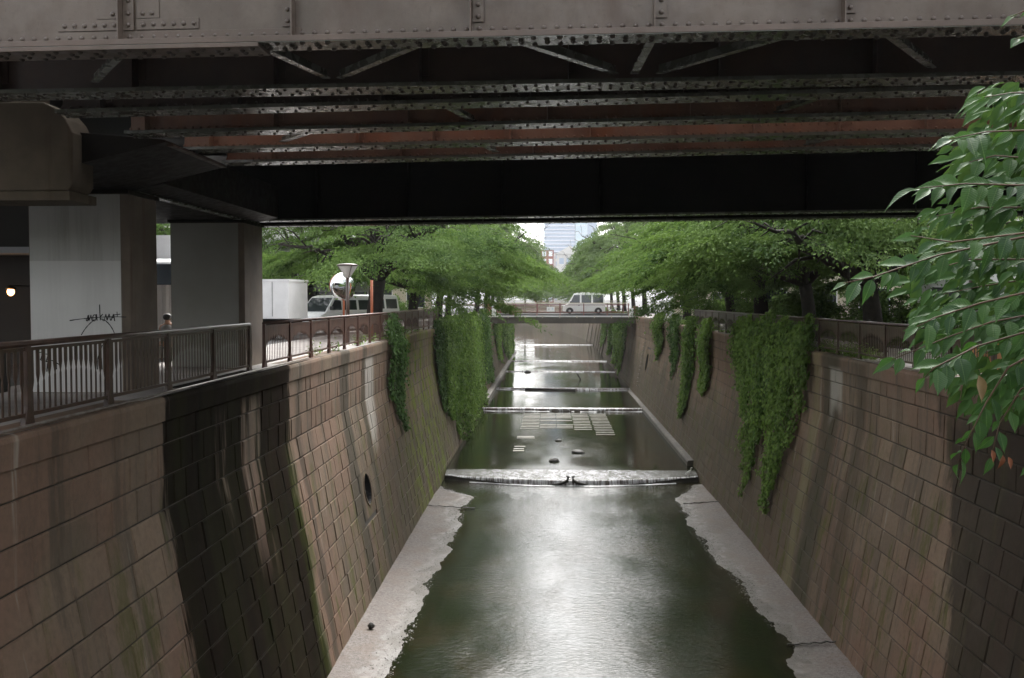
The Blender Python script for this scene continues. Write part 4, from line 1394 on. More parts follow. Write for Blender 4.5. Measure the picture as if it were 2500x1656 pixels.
# ------------------------------------------------------------------ vehicles
def wheel(parent, x, y, r, w, side):
    t = MB(); t.lathe([(r * 0.62, -w / 2), (r * 0.95, -w / 2), (r, -w / 4), (r, w / 4), (r * 0.95, w / 2), (r * 0.62, w / 2)], 20, axis='y')
    o = t.build('wheel', M['tyre'], parent, True, loc=(x, y, r))
    h = MB(); h.lathe([(r * 0.60, -0.03), (r * 0.56, 0.015), (r * 0.2, 0.03), (r * 0.12, 0.05)], 16, axis='y')
    hub = h.build('rim', M['rim'], o, True, loc=(0, side * (w / 2 - 0.02), 0))
    if side < 0:
        hub.rotation_euler = (0, 0, math.pi)
    return o
def van(name, label, cat, loc, rz, L=4.2, W=1.66, H=1.95, body='white_paint', nose=0.75, windows=3, group=None):
    """local x: length, nose towards -x"""
    t = thing(name, label, cat, loc, rz, group)
    zb, belt = 0.24, 0.98
    low = [(0.0, zb + .06), (0.02, 0.62), (0.12, 0.88), (nose * 0.62, belt + .04), (L - 0.02, belt + .04), (L, 0.6), (L - .02, zb + .06), (L - .1, zb), (.1, zb)]
    up = [(nose * 0.62, belt + .04), (nose * 1.55, H - 0.10), (nose * 2.0, H - 0.02), (L * .6, H), (L - 0.28, H - 0.03), (L - 0.13, H - 0.12), (L - 0.02, belt + .04)]
    def wd(z):
        return W / 2 if z <= belt + .05 else W / 2 - 0.12 * (z - belt) / (H - belt)
    b = MB()
    for poly in (low, up):
        n = len(poly)
        vs = [(x, -wd(z), z) for x, z in poly] + [(x, wd(z), z) for x, z in poly]
        fs = [tuple(range(n)), tuple(range(n, 2 * n))[::-1]] + [(i, (i + 1) % n, n + (i + 1) % n, n + i) for i in range(n)]
        b.add(vs, fs)
    b.build('body', M[body], t, bevel=0.03)
    # side glass
    xs0 = nose * 1.02
    spans = [(xs0, L * .40), (L * .44, L * .67), (L * .71, L - 0.22)][:windows]
    for s in (-1, 1):
        for i, (a, c) in enumerate(spans):
            z0, z1 = belt + 0.16, H - 0.24
            q = [(a, z0), (c, z0), (c, z1), (a + (0.40 if i == 0 else 0.0), z1)]
            g = MB()
            vs = [(x, s * (wd(z) + .006), z) for x, z in q] + [(x, s * (wd(z) - .02), z) for x, z in q]
            g.add(vs, [(0, 1, 2, 3), (4, 5, 6, 7), (0, 1, 5, 4), (1, 2, 6, 5), (2, 3, 7, 6), (3, 0, 4, 7)])
            g.build('side_window', M['glass'], t)
        for xw in (nose * 0.95, L - 0.72):
            a = MB()
            arc = [(xw + 0.40 * math.cos(k * math.pi / 10), 0.24 + 0.42 * math.sin(k * math.pi / 10)) for k in range(11)]
            vs = [(x, s * (W / 2 + .004), z) for x, z in arc] + [(x, s * (W / 2 - .1), z) for x, z in arc]
            a.add(vs, [tuple(range(11)), tuple(range(11, 22))])
            a.build('wheel_arch', M['black'], t)
            wheel(t, xw, s * (W / 2 - 0.07), 0.30, 0.17, s)
        m = MB(); m.box(nose * 0.95, nose * 0.95 + 0.1, s * (W / 2 + 0.02) - (0 if s > 0 else 0.16), s * (W / 2 + 0.02) + (0.16 if s > 0 else 0), belt + 0.16, belt + 0.34)
        m.build('wing_mirror', M['black'], t, bevel=0.02)
        l = MB(); l.box(0.015, 0.12, s * (W / 2 - 0.32) - 0.14, s * (W / 2 - 0.32) + 0.14 + 0.02, 0.66, 0.82); l.build('headlight', M['clear_lens'], t, bevel=0.02)
        l = MB(); l.box(L - 0.06, L + 0.006, s * (W / 2 - 0.09) - 0.07, s * (W / 2 - 0.09) + 0.07, 0.7, 1.0); l.build('tail_light', M['red_lens'], t, bevel=0.01)
        h = MB(); h.box(L * .36, L * .40, s * W / 2 - 0.004, s * W / 2 + 0.012 * s + 0.004, 0.86, 0.90); h.build('door_handle', M['black'], t)
    def pane(pa, pb, nm, inset):
        (xa, za), (xb, zbb) = pa, pb
        d = Vector((xb - xa, 0, zbb - za)).normalized()
        nrm = Vector((d.z, 0, -d.x))
        if nm == 'windscreen': nrm = Vector((-d.z, 0, d.x))
        vs = []
        for off in (0.006, -0.01):
            for (x, z, f) in ((xa + d.x * 0.06, za + d.z * .06, wd(za) - inset), (xb - d.x * .05, zbb - d.z * .05, wd(zbb) - inset)):
                for s in (-1, 1):
                    vs.append((x + nrm.x * off, s * f, z + nrm.z * off))
        g = MB(); g.add(vs, [(0, 1, 3, 2), (4, 5, 7, 6), (0, 1, 5, 4), (2, 3, 7, 6), (0, 2, 6, 4), (1, 3, 7, 5)])
        g.build(nm, M['glass'], t)
    pane(up[0], up[1], 'windscreen', 0.08)
    pane((L - 0.02, belt + .10), (L - 0.13, H - 0.14), 'rear_window', 0.12)
    g = MB(); g.box(-0.03, 0.10, -W / 2 + .03, W / 2 - .03, zb, 0.50); g.build('front_bumper', M['grey_wall'] if body == 'white_paint' else M['black'], t, bevel=0.03)
    g = MB(); g.box(L - .08, L + .04, -W / 2 + .03, W / 2 - .03, zb, 0.50); g.build('rear_bumper', M['grey_wall'] if body == 'white_paint' else M['black'], t, bevel=0.03)
    g = MB(); g.box(-0.034, -0.028, -0.17, 0.17, 0.34, 0.50); g.build('number_plate', M['white_paint'], t)
    return t
van('parked_van', 'white van crossing the small road bridge', 'van', (1.40, 104.6, 0.13), 0, L=4.4, W=1.68, H=2.20)
van('parked_van', 'white van behind the left railing, beside the box truck', 'van', (-11.35, 46.0, 0), R(60), L=4.0, H=1.85, group='white vans parked by the left railing')
van('parked_van', 'white van behind the street lamp, farther from the box truck', 'van', (-11.0, 52.0, 0), R(60), L=4.0, H=1.9, group='white vans parked by the left railing')
van('parked_car', 'black car whose end shows between the near railing and the frame edge', 'car', (-9.06, 14.9, 0), R(-90), L=4.1, W=1.68, H=1.5, body='black')
def truck(label, loc, rz, box_len, H):
    t = thing('box_truck', label, 'truck', loc, rz)
    b = MB(); b.box(1.75, 1.75 + box_len, -1.02, 1.02, 0.85, H); b.build('cargo_box', M['white_paint'], t, bevel=0.02)
    b = MB(); b.box(1.72, 1.78 + box_len, -1.04, 1.04, H - 0.08, H + 0.01); b.build('box_rim', M['white_paint'], t)
    for k in range(5):
        for sd in (-1, 1):
            r_ = MB(); xx = 1.75 + box_len * (k + 1) / 6
            r_.box(xx - 0.02, xx + 0.02, sd * 1.022 - 0.004, sd * 1.022 + 0.004, 0.95, H - 0.1); r_.build('panel_rib', M['rim'], t)
    b = MB(); b.prism([(0, 0.4), (-0.02, 1.1), (0.28, 2.02), (0.6, 2.12), (1.62, 2.12), (1.66, 0.4)], -0.92, 0.92, 'y'); b.build('cab', M['white_paint'], t, bevel=0.05)
    b = MB(); b.prism([(0.0, 1.17), (0.26, 1.95), (0.27, 1.94), (0.02, 1.16)], -0.80, 0.80, 'y')
    b2 = MB(); b2.add([(v[0] - 0.016, v[1], v[2]) for v in b.v], b.f); b2.build('windscreen', M['glass'], t)
    for s in (-1, 1):
        g = MB(); g.prism([(0.30, 1.2), (1.2, 1.2), (1.2, 1.9), (0.55, 1.9)], s * 0.915, s * 0.927, 'y'); g.build('side_window', M['glass'], t)
        l = MB(); l.box(-0.035, 0.02, s * 0.62 - 0.14, s * 0.62 + 0.14, 0.62, 0.78); l.build('headlight', M['clear_lens'], t)
        m = MB(); m.box(-0.12, -0.02, s * 1.12 - 0.08, s * 1.12 + 0.08, 1.5, 1.85); m.build('wing_mirror', M['black'], t, bevel=0.02)
        for xw in (0.85, 1.75 + box_len - 0.9):
            wheel(t, xw, s * 0.82, 0.38, 0.22, s)
    b = MB(); b.box(1.4, 1.75 + box_len, -0.4, 0.4, 0.55, 0.83); b.build('chassis', M['black'], t)
    b = MB(); b.box(-0.06, 0.05, -0.9, 0.9, 0.36, 0.58); b.build('front_bumper', M['grey_wall'], t, bevel=0.02)
    return t
truck('white box truck behind the left railing, next to the second pier', (-16.3, 41.8, 0), R(-8), 4.2, 2.45)
truck('white lorry whose cab shows in the gap between the two piers', (-11.65, 29.2, 0.75), R(84), 2.2, 2.9)
hd = thing('hoarding', 'pale corrugated hoarding seen in the gap between the piers', 'hoarding', (-11.2, 27.6, 0))
for k in range(12):
    b = MB(); x = -1.8 + k * 0.3
    b.prism([(x, 0.0), (x + 0.07, -0.03), (x + 0.15, -0.03), (x + 0.22, 0.0), (x + 0.296, 0.0), (x + 0.296, 0.02), (x, 0.02)], 0.0, 2.05, 'z')
    b.build('corrugated_panel', M['white_paint'], hd)
# person sitting in front of the hoarding
def skin_body(name, label, joints, edges, radii, mat, loc, rz):
    me = bpy.data.meshes.new(name)
    me.from_pydata(joints, edges, [])
    o = link(name, me, mat, None, loc, (0, 0, rz))
    m = o.modifiers.new('skin', 'SKIN')
    for i, r_ in enumerate(radii):
        me.skin_vertices[0].data[i].radius = (r_, r_) if not hasattr(r_, '__len__') else r_
    me.skin_vertices[0].data[0].use_root = True
    s_ = o.modifiers.new('sub', 'SUBSURF'); s_.levels = 2; s_.render_levels = 2
    return o
J = [(0, 0, .46), (0, .02, .72), (0, .0, .92), (0, -.02, 1.02), (0, -.05, 1.13), (.17, .0, .92), (.22, -.08, .68), (.15, -.28, .6), (-.17, .0, .92), (-.22, -.08, .68), (-.15, -.28, .6),
     (.1, -.02, .46), (.13, -.42, .48), (.13, -.40, .08), (.13, -.55, .04), (-.1, -.02, .46), (-.13, -.42, .48), (-.13, -.40, .08), (-.13, -.55, .04)]
E = [(0, 1), (1, 2), (2, 3), (3, 4), (2, 5), (5, 6), (6, 7), (2, 8), (8, 9), (9, 10), (0, 11), (11, 12), (12, 13), (13, 14), (0, 15), (15, 16), (16, 17), (17, 18)]
RD = [.15, .14, .13, .055, .095, .07, .045, .035, .07, .045, .035, .09, .065, .045, .035, .09, .065, .045, .035]
pe = skin_body('person', '', J, E, RD, M['skin'], (-10.17, 26.2, 0.0), 0)
tag(pe, 'person with short dark hair sitting behind the railing, seen between the piers', 'person')
b = MB(); b.lathe([(0.02, -.02), (.09, 0.0), (.118, 0.05), (.105, .12), (.05, .155), (.01, .16)], 14)
b.build('hair', M['hair'], pe, True, loc=(0, -.035, 1.11))
b = MB(); b.lathe([(.16, .40), (.185, .55), (.18, .75), (.20, .90), (.10, .98), (.07, .99)], 16)
b.build('shirt', M['grey_cloth'], pe, True, loc=(0, .01, 0))
b = MB(); b.lathe([(.12, 0), (.12, .34), (.22, .345), (.22, .36)], 16)
tag(b.build('stool', M['black'], None, loc=(-10.17, 26.22, 0.0)), 'dark round stool under the person between the piers', 'stool')

# ------------------------------------------------------------------ street furniture on the left bank
def street_lamp(label, loc, h):
    t = thing('street_lamp', label, 'street lamp', loc, group='brown path lamps')
    b = MB(); b.tube([(0, 0, 0), (0, 0, h - 0.45)], [0.075, 0.065], 12); b.build('pole', M['rail_brown'], t, True)
    b = MB(); b.lathe([(0.10, h - 0.46), (0.12, h - 0.42), (0.38, h - 0.02), (0.37, h - 0.015), (0.10, h - 0.40)], 20); b.build('lamp_glass', M['pale_concrete'], t, True)
    b = MB(); b.lathe([(0.40, h - 0.012), (0.41, h + 0.02), (0.30, h + 0.06), (0.05, h + 0.085)], 20); b.build('lamp_cap', M['rail_brown'], t, True)
    for k in range(4):
        a = k * math.pi / 2 + .6
        b = MB(); b.bar((0.11 * math.cos(a), .11 * math.sin(a), h - .44), (0.395 * math.cos(a), .395 * math.sin(a), h - 0.01), .018, .018); b.build('lamp_rib', M['rail_brown'], t)
    return t
street_lamp('brown path lamp with a cone-shaped head, in front of the left tree', (-7.62, 37.4, 0), 2.92)
street_lamp('brown path lamp behind the foreground leaves on the right bank', (10.9, 26.2, ZR), 3.1)
mr = thing('traffic_mirror', 'round convex traffic mirror with an orange hood behind the lamp', 'mirror', (-8.32, 40.0, 0))
b = MB(); b.tube([(0, 0.06, 0), (0, 0.06, 2.7)], 0.045, 10); b.build('pole', M['orange_paint'], mr, True)
b = MB(); b.lathe([(0.02, -0.09), (0.30, -0.07), (0.48, -0.03), (0.57, 0.03)], 28, axis='y')
mo = b.build('mirror_face', None, mr, True, loc=(0, -0.02, 2.15))
km = NT('mirror_glass'); km.set('Base Color', (0.75, 0.78, 0.8, 1)); km.set('Metallic', 1.0); km.set('Roughness', 0.06)
mo.data.materials.append(km.m); mo.rotation_euler = (0, 0, R(38))
b = MB(); b.lathe([(0.50, 0.036), (0.50, 0.06), (0.44, 0.12), (0.1, 0.14)], 28, axis='y')
bk = b.build('mirror_back', M['orange_paint'], mr, True, loc=(-0.09, 0.02, 2.19)); bk.rotation_euler = (0, 0, R(38))
b = MB(); b.tube([(0, 0, 0), (0, 0, 2.42)], 0.055, 10)
tag(b.build('marker_pole', M['orange_paint'], None, True, loc=(-7.17, 40.0, 0)), 'plain orange pole standing right in front of the left tree trunk', 'pole')
sh = thing('dark_shop', 'dark shop front under the viaduct with one small lit lamp', 'shop', (-18, 24.6, 0))
b = MB(); b.box(-9, 7.2, 0, 0.3, 0, 5.2); b.build('wall', M['dark_wall'], sh)
b = MB(); b.box(-9, 7.0, -1.2, -0.01, 2.75, 2.9); b.build('canopy', M['grey_wall'], sh)
for k in range(4):
    b = MB(); b.box(1.0 + k * 1.55, 2.4 + k * 1.55, -0.06, -0.004, 0.1, 2.4); b.build('door_panel', M['dark_wall'], sh)
wlmp = thing('wall_lamp', 'small warm lit lamp on the dark shop front at the left edge', 'lamp', (-13.0, 23.6, 1.83))
b = MB(); b.lathe([(0.02, -0.10), (0.07, -0.06), (0.085, 0.0), (0.07, 0.06), (0.02, 0.09)], 12); b.build('bulb', M['lamp_glow'], wlmp, True)
b = MB(); b.lathe([(0.13, 0.06), (0.11, 0.10), (0.03, 0.16)], 12); b.build('cap', M['black'], wlmp, True)
b = MB(); b.bar((0, 0, 0.15), (0, 0.93, 0.15), 0.03, 0.03); b.build('bracket', M['black'], wlmp)
ld = bpy.data.lights.new('wall_lamp_light', 'POINT'); ld.energy = 2.5; ld.color = (1, .55, .22); ld.shadow_soft_size = 0.08
lo = bpy.data.objects.new('wall_lamp_light', ld); COL.objects.link(lo); lo.parent = wlmp; lo.location = (0, -0.16, 0)

# ------------------------------------------------------------------ buildings
def building(label, loc, rz, W_, D_, H_, mat, nx, nz, wf=(0.55, 0.6), name='apartment_building', roof='grey_wall', glass='glass', awning=None):
    t = thing(name, label, 'building', loc, rz)
    b = MB(); b.box(-W_ / 2, W_ / 2, 0, D_, 0, H_); b.build('wall', M[mat], t)
    b = MB(); b.box(-W_ / 2 - 0.15, W_ / 2 + 0.15, -0.15, D_ + 0.15, H_ + 0.003, H_ + 0.35); b.build('roof', M[roof], t)
    fh, fw_ = H_ / nz, W_ / nx
    for i in range(nx):
        for k in range(nz):
            x, z = -W_ / 2 + (i + .5) * fw_, (k + .55) * fh
            a, c = fw_ * wf[0] / 2, fh * wf[1] / 2
            b = MB()
            for (x0, x1, z0, z1) in ((x - a - .06, x + a + .06, z + c, z + c + .07), (x - a - .06, x + a + .06, z - c - .07, z - c), (x - a - .06, x - a, z - c, z + c), (x + a, x + a + .06, z - c, z + c)):
                b.box(x0, x1, -0.07, -0.003, z0, z1)
            w = b.build('window', M['white_paint'], t)
            p = MB(); p.box(x - a, x + a, -0.03, -0.004, z - c, z + c); p.build('pane', M[glass], w)
    if awning:
        z0, z1, dd = awning
        b = MB(); b.box(-W_ / 2, W_ / 2, -dd, -0.075, z0, z1); b.build('canopy', M['brown_wall'], t)
    return t
building('white building with a brown canopy behind the box truck', (-24, 66, 0), R(12), 22, 10, 12, 'white_wall', 6, 4, awning=(2.9, 3.7, 2.6))
building('cream building left of the canal, behind the big left tree', (-22, 92, 0), R(30), 24, 10, 14, 'cream_wall', 7, 4)
building('white low building behind the left tree and the traffic mirror', (-14.2, 62, 0), R(6), 6.5, 5, 5.0, 'white_wall', 3, 2, name='shop_building')
building('cream apartment block behind the right-hand trees', (25, 62, ZR), R(-28), 26, 10, 17, 'cream_wall', 8, 6)
building('white building behind the foreground leaves on the right bank', (22, 40, ZR), R(-40), 15, 9, 8, 'white_wall', 5, 3, name='shop_building')
building('tan building farther along the right bank', (24, 100, ZR), R(-35), 26, 10, 14, 'cream_wall', 7, 5)
building('white house seen in the gap between the crowns, below the glass tower', (9.5, 430, ZR), R(0), 15, 10, 21.5, 'white_wall', 5, 7, name='house', glass='blue_glass')
building('red brick building beside the white house, below the glass tower', (-2.2, 425, ZR), R(0), 8, 10, 22.5, 'red_brick_wall', 3, 7, name='house', glass='band')
hs = thing('house', 'pale gabled house roof rising between the crowns, below the glass tower', 'house', (8, 405, ZR))
b = MB(); b.box(-5, 5, 0, 8, 0, 20); b.build('wall', M['white_wall'], hs)
b = MB(); b.prism([(-5.6, 20.01), (5.6, 20.01), (0.4, 23.5)], -0.5, 8.5, 'y'); b.build('roof', M['white_wall'], hs)
for k in range(3):
    b = MB(); b.box(-4.0 + k * 2.9, -2.2 + k * 2.9, -0.05, -0.005, 16, 18.4); b.build('window', M['blue_glass'], hs)
kf = thing('glow_counter', 'orange planks standing in for a lit shop interior behind the right railing, seen through the leaves', 'glow_counter', (10.6, 23.2, ZR))  # glow of a lit shop interior put into the orange plank colour
for k in range(7):
    b = MB(); b.box(-0.9 + k * 0.27, -0.64 + k * 0.27, 0, 0.06, 0.05, 0.95); b.build('plank', M['glow_wood'], kf)
b = MB(); b.box(-1.0, 1.1, -0.05, 0.5, 0.96, 1.02); b.build('counter_top', M['glow_wood'], kf)
# the glass tower
tw = thing('office_tower', 'tall blue-grey glass office tower rising between the trees', 'tower', (-5, 900, ZR))
TH, NF = 138.0, 42
b = MB(); b.box(0, 28, 2.0, 34, 0, TH); b.build('core', M['blue_glass'], tw)
b = MB(); b.box(28.3, 39, 0.0, 34, 0, TH + 2); b.build('glass_bay', M['cyan_glass'], tw)
b = MB(); b.box(39.3, 48, 3.0, 34, 0, TH - 1); b.build('side_wing', M['blue_glass'], tw)
for k in range(NF):
    z = 2 + k * 3.27
    b = MB(); b.box(-0.3, 28.0, 1.2, 1.99, z, z + 0.85); b.build('floor_band', M['band'], tw)
    if k % 2 == 0:
        b = MB(); b.box(28.4, 38.9, -0.4, -0.005, z, z + 0.5); b.build('floor_band', M['band'], tw)

# ------------------------------------------------------------------ foliage
def leaf_cloud(name, c, d, nrm, size, aspect, rnd, fold=0.12):
    """c: bases (N,3); d: unit directions; nrm: unit normals; size (N,)"""
    N = len(c)
    side = np.cross(nrm, d)
    side /= np.linalg.norm(side, axis=1, keepdims=True) + 1e-9
    up = np.cross(d, side)
    s = size[:, None]
    v = np.empty((N, 4, 3), dtype=np.float32)
    v[:, 0] = c
    v[:, 1] = c + d * s * 0.48 + side * s * aspect * 0.5 + up * s * fold
    v[:, 2] = c + d * s - up * s * fold * 0.8
    v[:, 3] = c + d * s * 0.48 - side * s * aspect * 0.5 + up * s * fold
    idx = np.arange(N)[:, None] * 4
    f = np.concatenate([idx + np.array([[0, 2, 1]]), idx + np.array([[0, 3, 2]])], axis=1).astype(np.int32).ravel()
    return mesh_np(name, v.reshape(-1, 3), f, 3, np.repeat(rnd, 2))
def unit(v):
    return v / (np.linalg.norm(v, axis=1, keepdims=True) + 1e-9)

def make_tree(seed, Rr, H, n_spray, per, leaf_s, trunk_h=2.3, lean=1.4, trunk_r=0.34, z_out=0.9, mat='leaf', spread=1.0, dome=1.7):
    """crown reaching mostly towards +x (over the water); returns trunk mesh, crown mesh"""
    g = np.random.default_rng(seed)
    rr = random.Random(seed)
    tm = MB()
    fork = Vector((0.25, 0.0, trunk_h))
    tm.tube([(0, 0, -0.1), (0.02, 0.02, 0.5), (0.10, 0.05, trunk_h * .6), fork], [trunk_r * 1.35, trunk_r, trunk_r * .9, trunk_r * .85], 12)
    hubs = []
    nl = 7
    for i in range(nl):
        a = 2 * math.pi * i / nl + rr.uniform(-.3, .3)
        reach = Rr * rr.uniform(0.72, 0.95)
        zt = rr.uniform(3.2, H * 0.78)
        tip = Vector((lean + reach * math.cos(a), reach * math.sin(a) * spread, zt))
        mid = fork.lerp(tip, 0.45) + Vector((0, 0, rr.uniform(0.4, 1.3)))
        pts, rad = [], []
        for k in range(9):
            t = k / 8
            q = fork * (1 - t) ** 2 + mid * 2 * t * (1 - t) + tip * t * t
            q += Vector((rr.uniform(-.12, .12), rr.uniform(-.12, .12), rr.uniform(-.1, .1))) * (1 if 0 < k < 8 else 0)
            pts.append(q); rad.append(trunk_r * 0.55 * (1 - t) + 0.035)
        tm.tube(pts, rad, 8)
        for k in range(2, 9):
            for _ in range(2):
                e = pts[k] + Vector((rr.uniform(-1.7, 1.7), rr.uniform(-1.7, 1.7), rr.uniform(-1.0, 1.1)))
                m2 = pts[k].lerp(e, .5) + Vector((0, 0, .25))
                tm.tube([pts[k], m2, e], [rad[k] * .5, rad[k] * .32 + .008, .012], 5)
                hubs.append(e)
    # top limbs
    for i in range(4):
        a = 2 * math.pi * i / 4 + rr.uniform(-.5, .5)
        tip = Vector((lean * .7 + 2.6 * math.cos(a), 2.6 * math.sin(a), H * rr.uniform(.85, 1.0)))
        mid = fork.lerp(tip, .5) + Vector((rr.uniform(-.5, .5), rr.uniform(-.5, .5), .3))
        tm.tube([fork, fork.lerp(mid, .6), mid, mid.lerp(tip, .5), tip], [trunk_r * .5, trunk_r * .4, trunk_r * .3, .08, .03], 8)
    # sprays of leaves
    C, D, Nn, Sz, Rn = [], [], [], [], []
    done = 0
    tries = 0
    while done < n_spray and tries < n_spray * 30:
        tries += 1
        u = rr.random() ** 0.55 * 0.92
        a = rr.uniform(0, 2 * math.pi)
        zt = 2.4 + (H - 2.4) * (1 - u ** dome)
        zb = 3.3 - (3.3 - z_out) * math.exp(-((u - 0.50) / 0.22) ** 2) * max(0.0, math.cos(a)) ** .5
        zb = min(zb, zt - 0.3)
        w = rr.random() ** 2.4 if rr.random() < 0.55 else rr.random() ** 0.7
        z = zb + (zt - zb) * w
        r_ = Rr * u
        x = lean * (1.25 - 0.9 * min(1.0, max(0.0, (z - 2.0) / 5.5))) + r_ * math.cos(a)
        y = r_ * math.sin(a) * spread
        pad = rr.uniform(0.9, 1.7)
        tone = rr.uniform(.05, .8)
        radial = np.array([math.cos(a), math.sin(a) * spread, 0.0])
        tilt = 0.10 + 0.42 * u + rr.uniform(-.12, .12)
        e1 = radial * math.cos(tilt) + np.array([0, 0, -math.sin(tilt)])
        e1 /= np.linalg.norm(e1)
        e2 = np.cross([0, 0, 1.0], radial); e2 /= np.linalg.norm(e2)
        e3 = np.cross(e1, e2)
        if e3[2] < 0: e3 = -e3
        for _k in range(7):
            done += 1
            n = int(per * rr.uniform(.5, 1.4))
            sr = rr.uniform(.40, .85)
            po = np.array([x, y, z]) + e1 * rr.gauss(0, pad * .55) + e2 * rr.gauss(0, pad * .6) + e3 * rr.gauss(0, .10)
            f1 = e1 + e2 * rr.uniform(-.7, .7); f1 /= np.linalg.norm(f1)
            f2 = np.cross(e3, f1)
            q = g.normal(size=(n, 3)) * np.array([sr * .75, sr * .34, sr * .09])
            c = po + q[:, :1] * f1 + q[:, 1:2] * f2 + q[:, 2:] * e3
            c[:, 2] -= 0.14 * np.abs(q[:, 0]) ** 1.5 + 0.05 * pad
            d = unit(f1 * 0.9 + f2 * (q[:, 1:2] * 1.6) + g.normal(size=(n, 3)) * .35 + np.array([0, 0, -.22]))
            nn = unit(e3 + g.normal(size=(n, 3)) * .33)
            C.append(c); D.append(d); Nn.append(nn)
            Sz.append(leaf_s * g.uniform(.7, 1.3, n))
            Rn.append(np.clip(tone + rr.uniform(-.12, .12) + g.normal(size=n) * .15, 0, 1))
    crown = leaf_cloud('crown', np.concatenate(C), np.concatenate(D), np.concatenate(Nn), np.concatenate(Sz), 0.52, np.concatenate(Rn))
    crown.materials.append(M[mat])
    trunk = tm.mesh('trunk', True)
    trunk.materials.append(M['bark'])
    return trunk, crown
def put_tree(kind, label, x, y, z, rz, sc=1.0, group='cherry trees along the banks', name='cherry_tree', zs=1.0):
    t = thing(name, label, 'tree', (x, y, z), rz, group)
    t.scale = (sc, sc, sc * zs)
    link('trunk', kind[0], None, t)
    link('crown', kind[1], None, t)
    return t
TA = make_tree(101, 6.6, 9.2, 640, 150, 0.13, trunk_h=2.6, trunk_r=0.40, lean=1.8, z_out=0.5)
TB = make_tree(202, 6.4, 9.0, 600, 150, 0.128, trunk_h=2.2, trunk_r=0.32, lean=1.3, z_out=3.3)
TC = make_tree(303, 6.6, 9.5, 600, 150, 0.13, trunk_h=2.4, trunk_r=0.30, lean=1.5, z_out=3.6)
TF = make_tree(404, 7.4, 10.2, 520, 75, 0.22, trunk_h=2.4, trunk_r=0.30, lean=2.0, z_out=1.6, mat='leaf_far', dome=3.0)
TG = make_tree(505, 7.0, 9.6, 520, 75, 0.22, trunk_h=2.2, trunk_r=0.28, lean=2.3, z_out=1.2, mat='leaf_far', dome=3.0)
# left bank
put_tree(TA, 'big forked cherry tree behind the orange pole on the left bank', -8.35, 47.0, 0, R(8))
put_tree(TB, 'second cherry tree on the left bank, above the wide curtain of ivy', -8.4, 60.5, 0, R(-20))
put_tree(TC, 'third cherry tree on the left bank, reaching over the canal before the bridge', -8.3, 74, 0, R(15))
put_tree(TC, 'left bank cherry tree standing just before the road bridge', -9.2, 90, 0, R(10), .95)
put_tree(TF, 'left bank cherry tree just behind the road bridge', -8.4, 115, 0, R(-10), zs=1.42)
put_tree(TG, 'left bank cherry tree second behind the road bridge', -8.4, 131, 0, R(30), zs=1.42)
put_tree(TF, 'left bank cherry tree third behind the road bridge', -8.4, 147, 0, R(60), zs=1.42)
put_tree(TG, 'left bank cherry tree at the start of the bend', -8.6, 165, 0, R(10), zs=1.42)
put_tree(TF, 'farthest left bank cherry tree, inside the bend', -11.5, 188, 0, R(-30), zs=1.42)
put_tree(TC, 'cherry tree on the left bank behind the parked white vans', -14.5, 61, 0, R(190))
put_tree(TB, 'cherry tree on the left bank near the box truck, farthest from the canal', -19.5, 54, 0, R(190), 1.0)
# unseen trees continue the row behind the camera, added to cut light from there
for i_, (x_, y_, a_) in enumerate(((-9.6, -9, -90), (-8.6, -20, 30), (11.6, -11, 250), (11.0, -22, 150))):
    put_tree((TF, TG)[i_ % 2], ('near left', 'far left', 'near right', 'far right')[i_] + ' cherry tree of the four added unseen behind the camera to block light', x_, y_, 0, R(a_), 1.1)
# right bank
put_tree(TB, 'right bank cherry tree with the thick dark trunk nearest the viaduct', 10.8, 33.5, ZR, R(178), 1.05)
put_tree(TC, 'right bank cherry tree behind the ivy-covered railing', 10.9, 42.0, ZR, R(165))
put_tree(TA, 'right bank cherry tree left of the ivy curtain, leaning over the canal', 10.9, 51.5, ZR, R(190))
put_tree(TB, 'right bank cherry tree above the narrow ivy strips', 11.6, 64.0, ZR, R(195))
put_tree(TC, 'right bank cherry tree above the ladder in the wall', 10.7, 78.0, ZR, R(170))
put_tree(TC, 'right bank cherry tree standing just before the road bridge', 12.6, 91.0, ZR, R(185), .95)
put_tree(TF, 'right bank cherry tree just behind the road bridge', 10.8, 113, ZR, R(185), zs=1.42)
put_tree(TG, 'right bank cherry tree second behind the road bridge', 10.8, 128, ZR, R(160), zs=1.42)
put_tree(TF, 'right bank cherry tree third behind the road bridge', 10.8, 144, ZR, R(200), zs=1.42)
put_tree(TG, 'right bank cherry tree where the wall starts to turn', 11.2, 162, ZR, R(175), zs=1.42)
put_tree(TF, 'right bank cherry tree on the outside of the bend', 11.4, 182, ZR, R(150), zs=1.42)
put_tree(TG, 'right bank cherry tree farther round the bend', 10.9, 205, ZR, R(200), zs=1.42)
put_tree(TF, 'cherry tree across the end of the canal view, right one', 9.0, 236, ZR, R(210), 1.05)
put_tree(TG, 'cherry tree across the end of the canal view, second from the right', 5.5, 268, ZR, R(220), 1.05)
put_tree(TF, 'cherry tree across the end of the canal view, below the red brick building', -0.5, 298, ZR, R(230), 1.05)
put_tree(TG, 'cherry tree across the end of the canal view, leftmost', -8.0, 330, ZR, R(230), 1.05)
